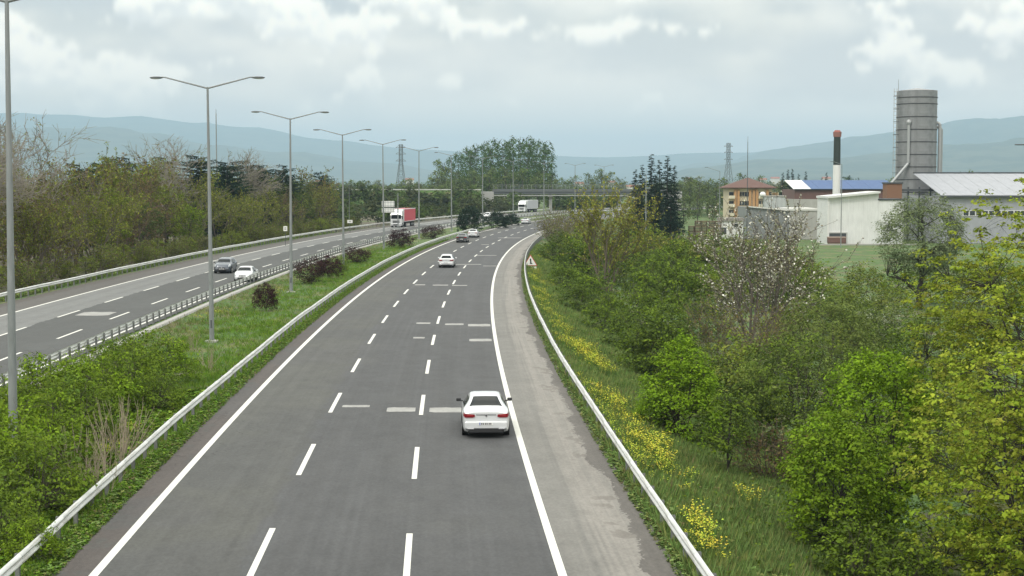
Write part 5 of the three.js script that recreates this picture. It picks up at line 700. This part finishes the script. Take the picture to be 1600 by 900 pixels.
  for (const g of [-1, 1]) {
    const out5 = [[0, y0 + 0.03], [0.1, y0 - 0.005], [0.38, y0], [0.40, y1], [0.02, y1 - 0.03]].map(([a, b]) => [a * g, b]); if (g < 0) out5.reverse(); const lamp = prism(out5, 0.05); lamp.translate(g * (S.w * 0.92 - 0.4), 0, L / 2 - 0.02); const tl = part('tail_light', lamp, tailRed, t); part('lens_strip', box(0.22, 0.025, 0.01, g * (S.w * 0.92 - 0.2), (y0 + y1) / 2 + 0.02, L / 2 + 0.037), mat(0.5, 0.05, 0.05, 0.3), tl);
    part('tail_light_wrap', patch(0.02, 0.24, 0.655 * g, 0.74 * g, 4, 3, 0.008), tailRed, tl);
    part('headlight', patch(L - 0.55, L - 0.14, 0.5 * g, 0.74 * g, 5, 5, 0.008), headClear, t);
    const m = part('mirror', rbox(0.19, 0.13, 0.1, 0.04, g * (S.w + 0.12), S.belt[2][1] + 0.03, L / 2 - S.wind[0] - 0.28), kind === 'sedan' ? trim : dark, t); part('mirror_arm', box(0.12, 0.04, 0.05, g * (S.w + 0.0), S.belt[2][1] - 0.02, L / 2 - S.wind[0] - 0.3), trim, m);
    part('exhaust_trim', rbox(0.26, 0.07, 0.04, 0.02, g * S.w * 0.66, 0.37, L / 2 + 0.085), chrome, t);
    for (const q of S.axles) {
      const rad = kind === 'suv' ? 0.35 : 0.32, wz = L / 2 - q, wx = g * (S.w - 0.1), wh = new THREE.Group(); wh.name = 'wheel'; wh.position.set(wx, rad - 0.006, wz); t.add(wh);
      const ty = new THREE.CylinderGeometry(rad, rad, 0.22, 28); ty.rotateZ(Math.PI / 2); part('tyre', ty, tyreMat, wh); const ri = new THREE.CylinderGeometry(rad * 0.66, rad * 0.66, 0.02, 20); ri.rotateZ(Math.PI / 2); ri.translate(g * 0.106, 0, 0); part('rim', ri, rimMat, wh);
      const ar = new THREE.RingGeometry(rad * 0.9, rad + 0.055, 28, 1); ar.rotateY(g > 0 ? Math.PI / 2 : -Math.PI / 2); ar.translate(g * (S.w + 0.004), rad, wz); part('wheel_arch', ar, trim, t);
    }
  }
  part('trunk_line', box(S.w * 0.85, 0.022, 0.01, 0, (y0 + y1) / 2 + 0.025, L / 2 + 0.008), trim, t);
  const em = new THREE.CylinderGeometry(0.055, 0.055, 0.012, 4); em.rotateX(Math.PI / 2); em.scale(0.8, 1.15, 1); em.translate(0, (y0 + y1) / 2, L / 2 + 0.016); part('emblem', em, chrome, t);
  const pl = part('number_plate', rbox(0.52, 0.115, 0.012, 0.005, 0, 0.56, L / 2 + 0.088), plateMat, t); part('plate_lettering', merge([-0.17, -0.11, -0.03, 0.03, 0.11, 0.17].map((q) => box(0.04, 0.065, 0.003, q, 0.56, L / 2 + 0.0955))), plateInk, pl); part('plate_band', box(0.035, 0.1, 0.003, -0.238, 0.56, L / 2 + 0.0955), plateBlue, pl);
  const fp = part('number_plate', rbox(0.52, 0.115, 0.012, 0.005, 0, 0.47, -L / 2 - 0.058), plateMat, t); part('plate_lettering', merge([-0.17, -0.11, -0.03, 0.03, 0.11, 0.17].map((q) => box(0.04, 0.065, 0.003, q, 0.47, -L / 2 - 0.0655))), plateInk, fp);
  const fe = new THREE.CylinderGeometry(0.07, 0.07, 0.02, 16); fe.rotateX(Math.PI / 2); fe.translate(0, 0.62, -L / 2 - 0.03); part('emblem', fe, chrome, t);
  return t;
}
const WHITE = [0.62, 0.63, 0.64];
car('sedan', WHITE, 59.2, ray(757, 59.2), 1, 'white saloon car seen from behind, nearest car on the road');
car('hatch', WHITE, 175.5, ray(698.5, 175.5), 1, 'white hatchback seen from behind in the middle lane');
car('sedan', [0.03, 0.032, 0.035], 250, ray(723, 250), 1, 'black car in the inner lane behind a white car', undefined);
car('sedan', WHITE, 273, ray(740, 273), 1, 'white car just ahead of the black car');
car('sedan', WHITE, 364, ray(822, 364), 1, 'small white car farthest along the near carriageway');
car('suv', [0.045, 0.06, 0.085], 164.5, ray(352, 164.5), -1, 'dark blue-grey crossover coming along the far carriageway', [0.03, 0.035, 0.045]);
car('sedan', WHITE, 150.5, ray(384, 150.5), -1, 'oncoming white saloon beside the dark crossover');
car('suv', WHITE, 424, ray(762, 424), -1, 'white car half hidden behind the median evergreens');
function lorry(s, x, sideCol, label, cabCol = WHITE) {
  const t = thing('lorry', label, 'lorry', [x, 0.006, -s], heading(s) + Math.PI), cab = paintOf(...cabCol), side = mat(...sideCol, 0.6); // front at z = 0, body along +z
  const prof = prism([[0, 0.55], [0.05, 1.7], [0.16, 2.35], [0.5, 3.05], [0.95, 3.6], [2.25, 3.85], [2.25, 0.55]], 2.44); prof.rotateY(-Math.PI / 2); prof.translate(1.22, 0, 0); part('cab', prof, cab, t);
  const ws = part('windscreen', (() => { const g = box(2.15, 0.92, 0.05); g.rotateX(-0.17); g.translate(0, 2.08, 0.055); return g; })(), autoGlass, t); part('wiper', box(1.6, 0.03, 0.03, 0, 1.66, -0.05), trim, ws); part('sun_visor', box(2.2, 0.16, 0.3, 0, 2.66, 0.12), trim, t);
  part('grille', merge([box(1.5, 0.16, 0.06, 0, 1.35, -0.01), box(1.5, 0.16, 0.06, 0, 1.08, -0.01)]), trim, t); part('bumper', rbox(2.46, 0.5, 0.4, 0.08, 0, 0.6, 0.12), cab, t); part('bumper_vent', box(1.2, 0.2, 0.06, 0, 0.58, -0.09), trim, t);
  for (const g of [-1, 1]) { part('headlight', rbox(0.42, 0.2, 0.06, 0.03, g * 0.93, 0.68, -0.085), headClear, t); const m = part('mirror', rbox(0.16, 0.62, 0.14, 0.04, g * 1.42, 2.1, 0.1), trim, t); part('mirror_arm', box(0.22, 0.05, 0.05, g * 1.27, 2.35, 0.12), trim, m); part('side_window', box(0.04, 0.72, 0.95, g * 1.225, 2.1, 0.85), autoGlass, t); part('door_line', box(0.02, 1.5, 0.03, g * 1.225, 1.4, 1.5), trim, t); }
  part('chassis', box(0.9, 0.35, 13.6, 0, 0.85, 7.4), trim, t);
  const tr = part('trailer', rbox(2.5, 2.75, 13.2, 0.04, 0, 2.6, 9.4), side, t); part('headboard', box(2.52, 2.8, 0.12, 0, 2.6, 2.78), mat(0.66, 0.67, 0.68, 0.6), tr); part('top_rail', merge([-1, 1].map((g) => box(0.1, 0.16, 13.22, g * 1.23, 3.94, 9.4))), mat(0.66, 0.67, 0.68, 0.6), tr); part('side_skirt', merge([-1, 1].map((g) => box(0.06, 0.14, 13.2, g * 1.24, 1.22, 9.4))), mat(0.55, 0.55, 0.55, 0.6), tr);
  for (const z of [1.1, 5.0, 11.6, 12.9, 14.2]) for (const g of [-1, 1]) { const wh = new THREE.Group(); wh.name = 'wheel'; wh.position.set(g * 1.06, 0.5, z); t.add(wh); const ty = new THREE.CylinderGeometry(0.5, 0.5, 0.34, 24); ty.rotateZ(Math.PI / 2); part('tyre', ty, tyreMat, wh); const ri = new THREE.CylinderGeometry(0.28, 0.28, 0.03, 16); ri.rotateZ(Math.PI / 2); ri.translate(g * 0.165, 0, 0); part('rim', ri, rimMat, wh); }
}
lorry(335, ray(619, 335), [0.50, 0.055, 0.075], 'white-cabbed lorry with a red curtain-sided trailer on the far carriageway');
lorry(507, ray(815, 507), [0.46, 0.47, 0.49], 'white lorry with a grey trailer far off before the bridge');
labelFamilies();
scene.traverse((o) => { if (o.isMesh) { o.castShadow = true; o.receiveShadow = true; } });
renderer.render(scene, camera);
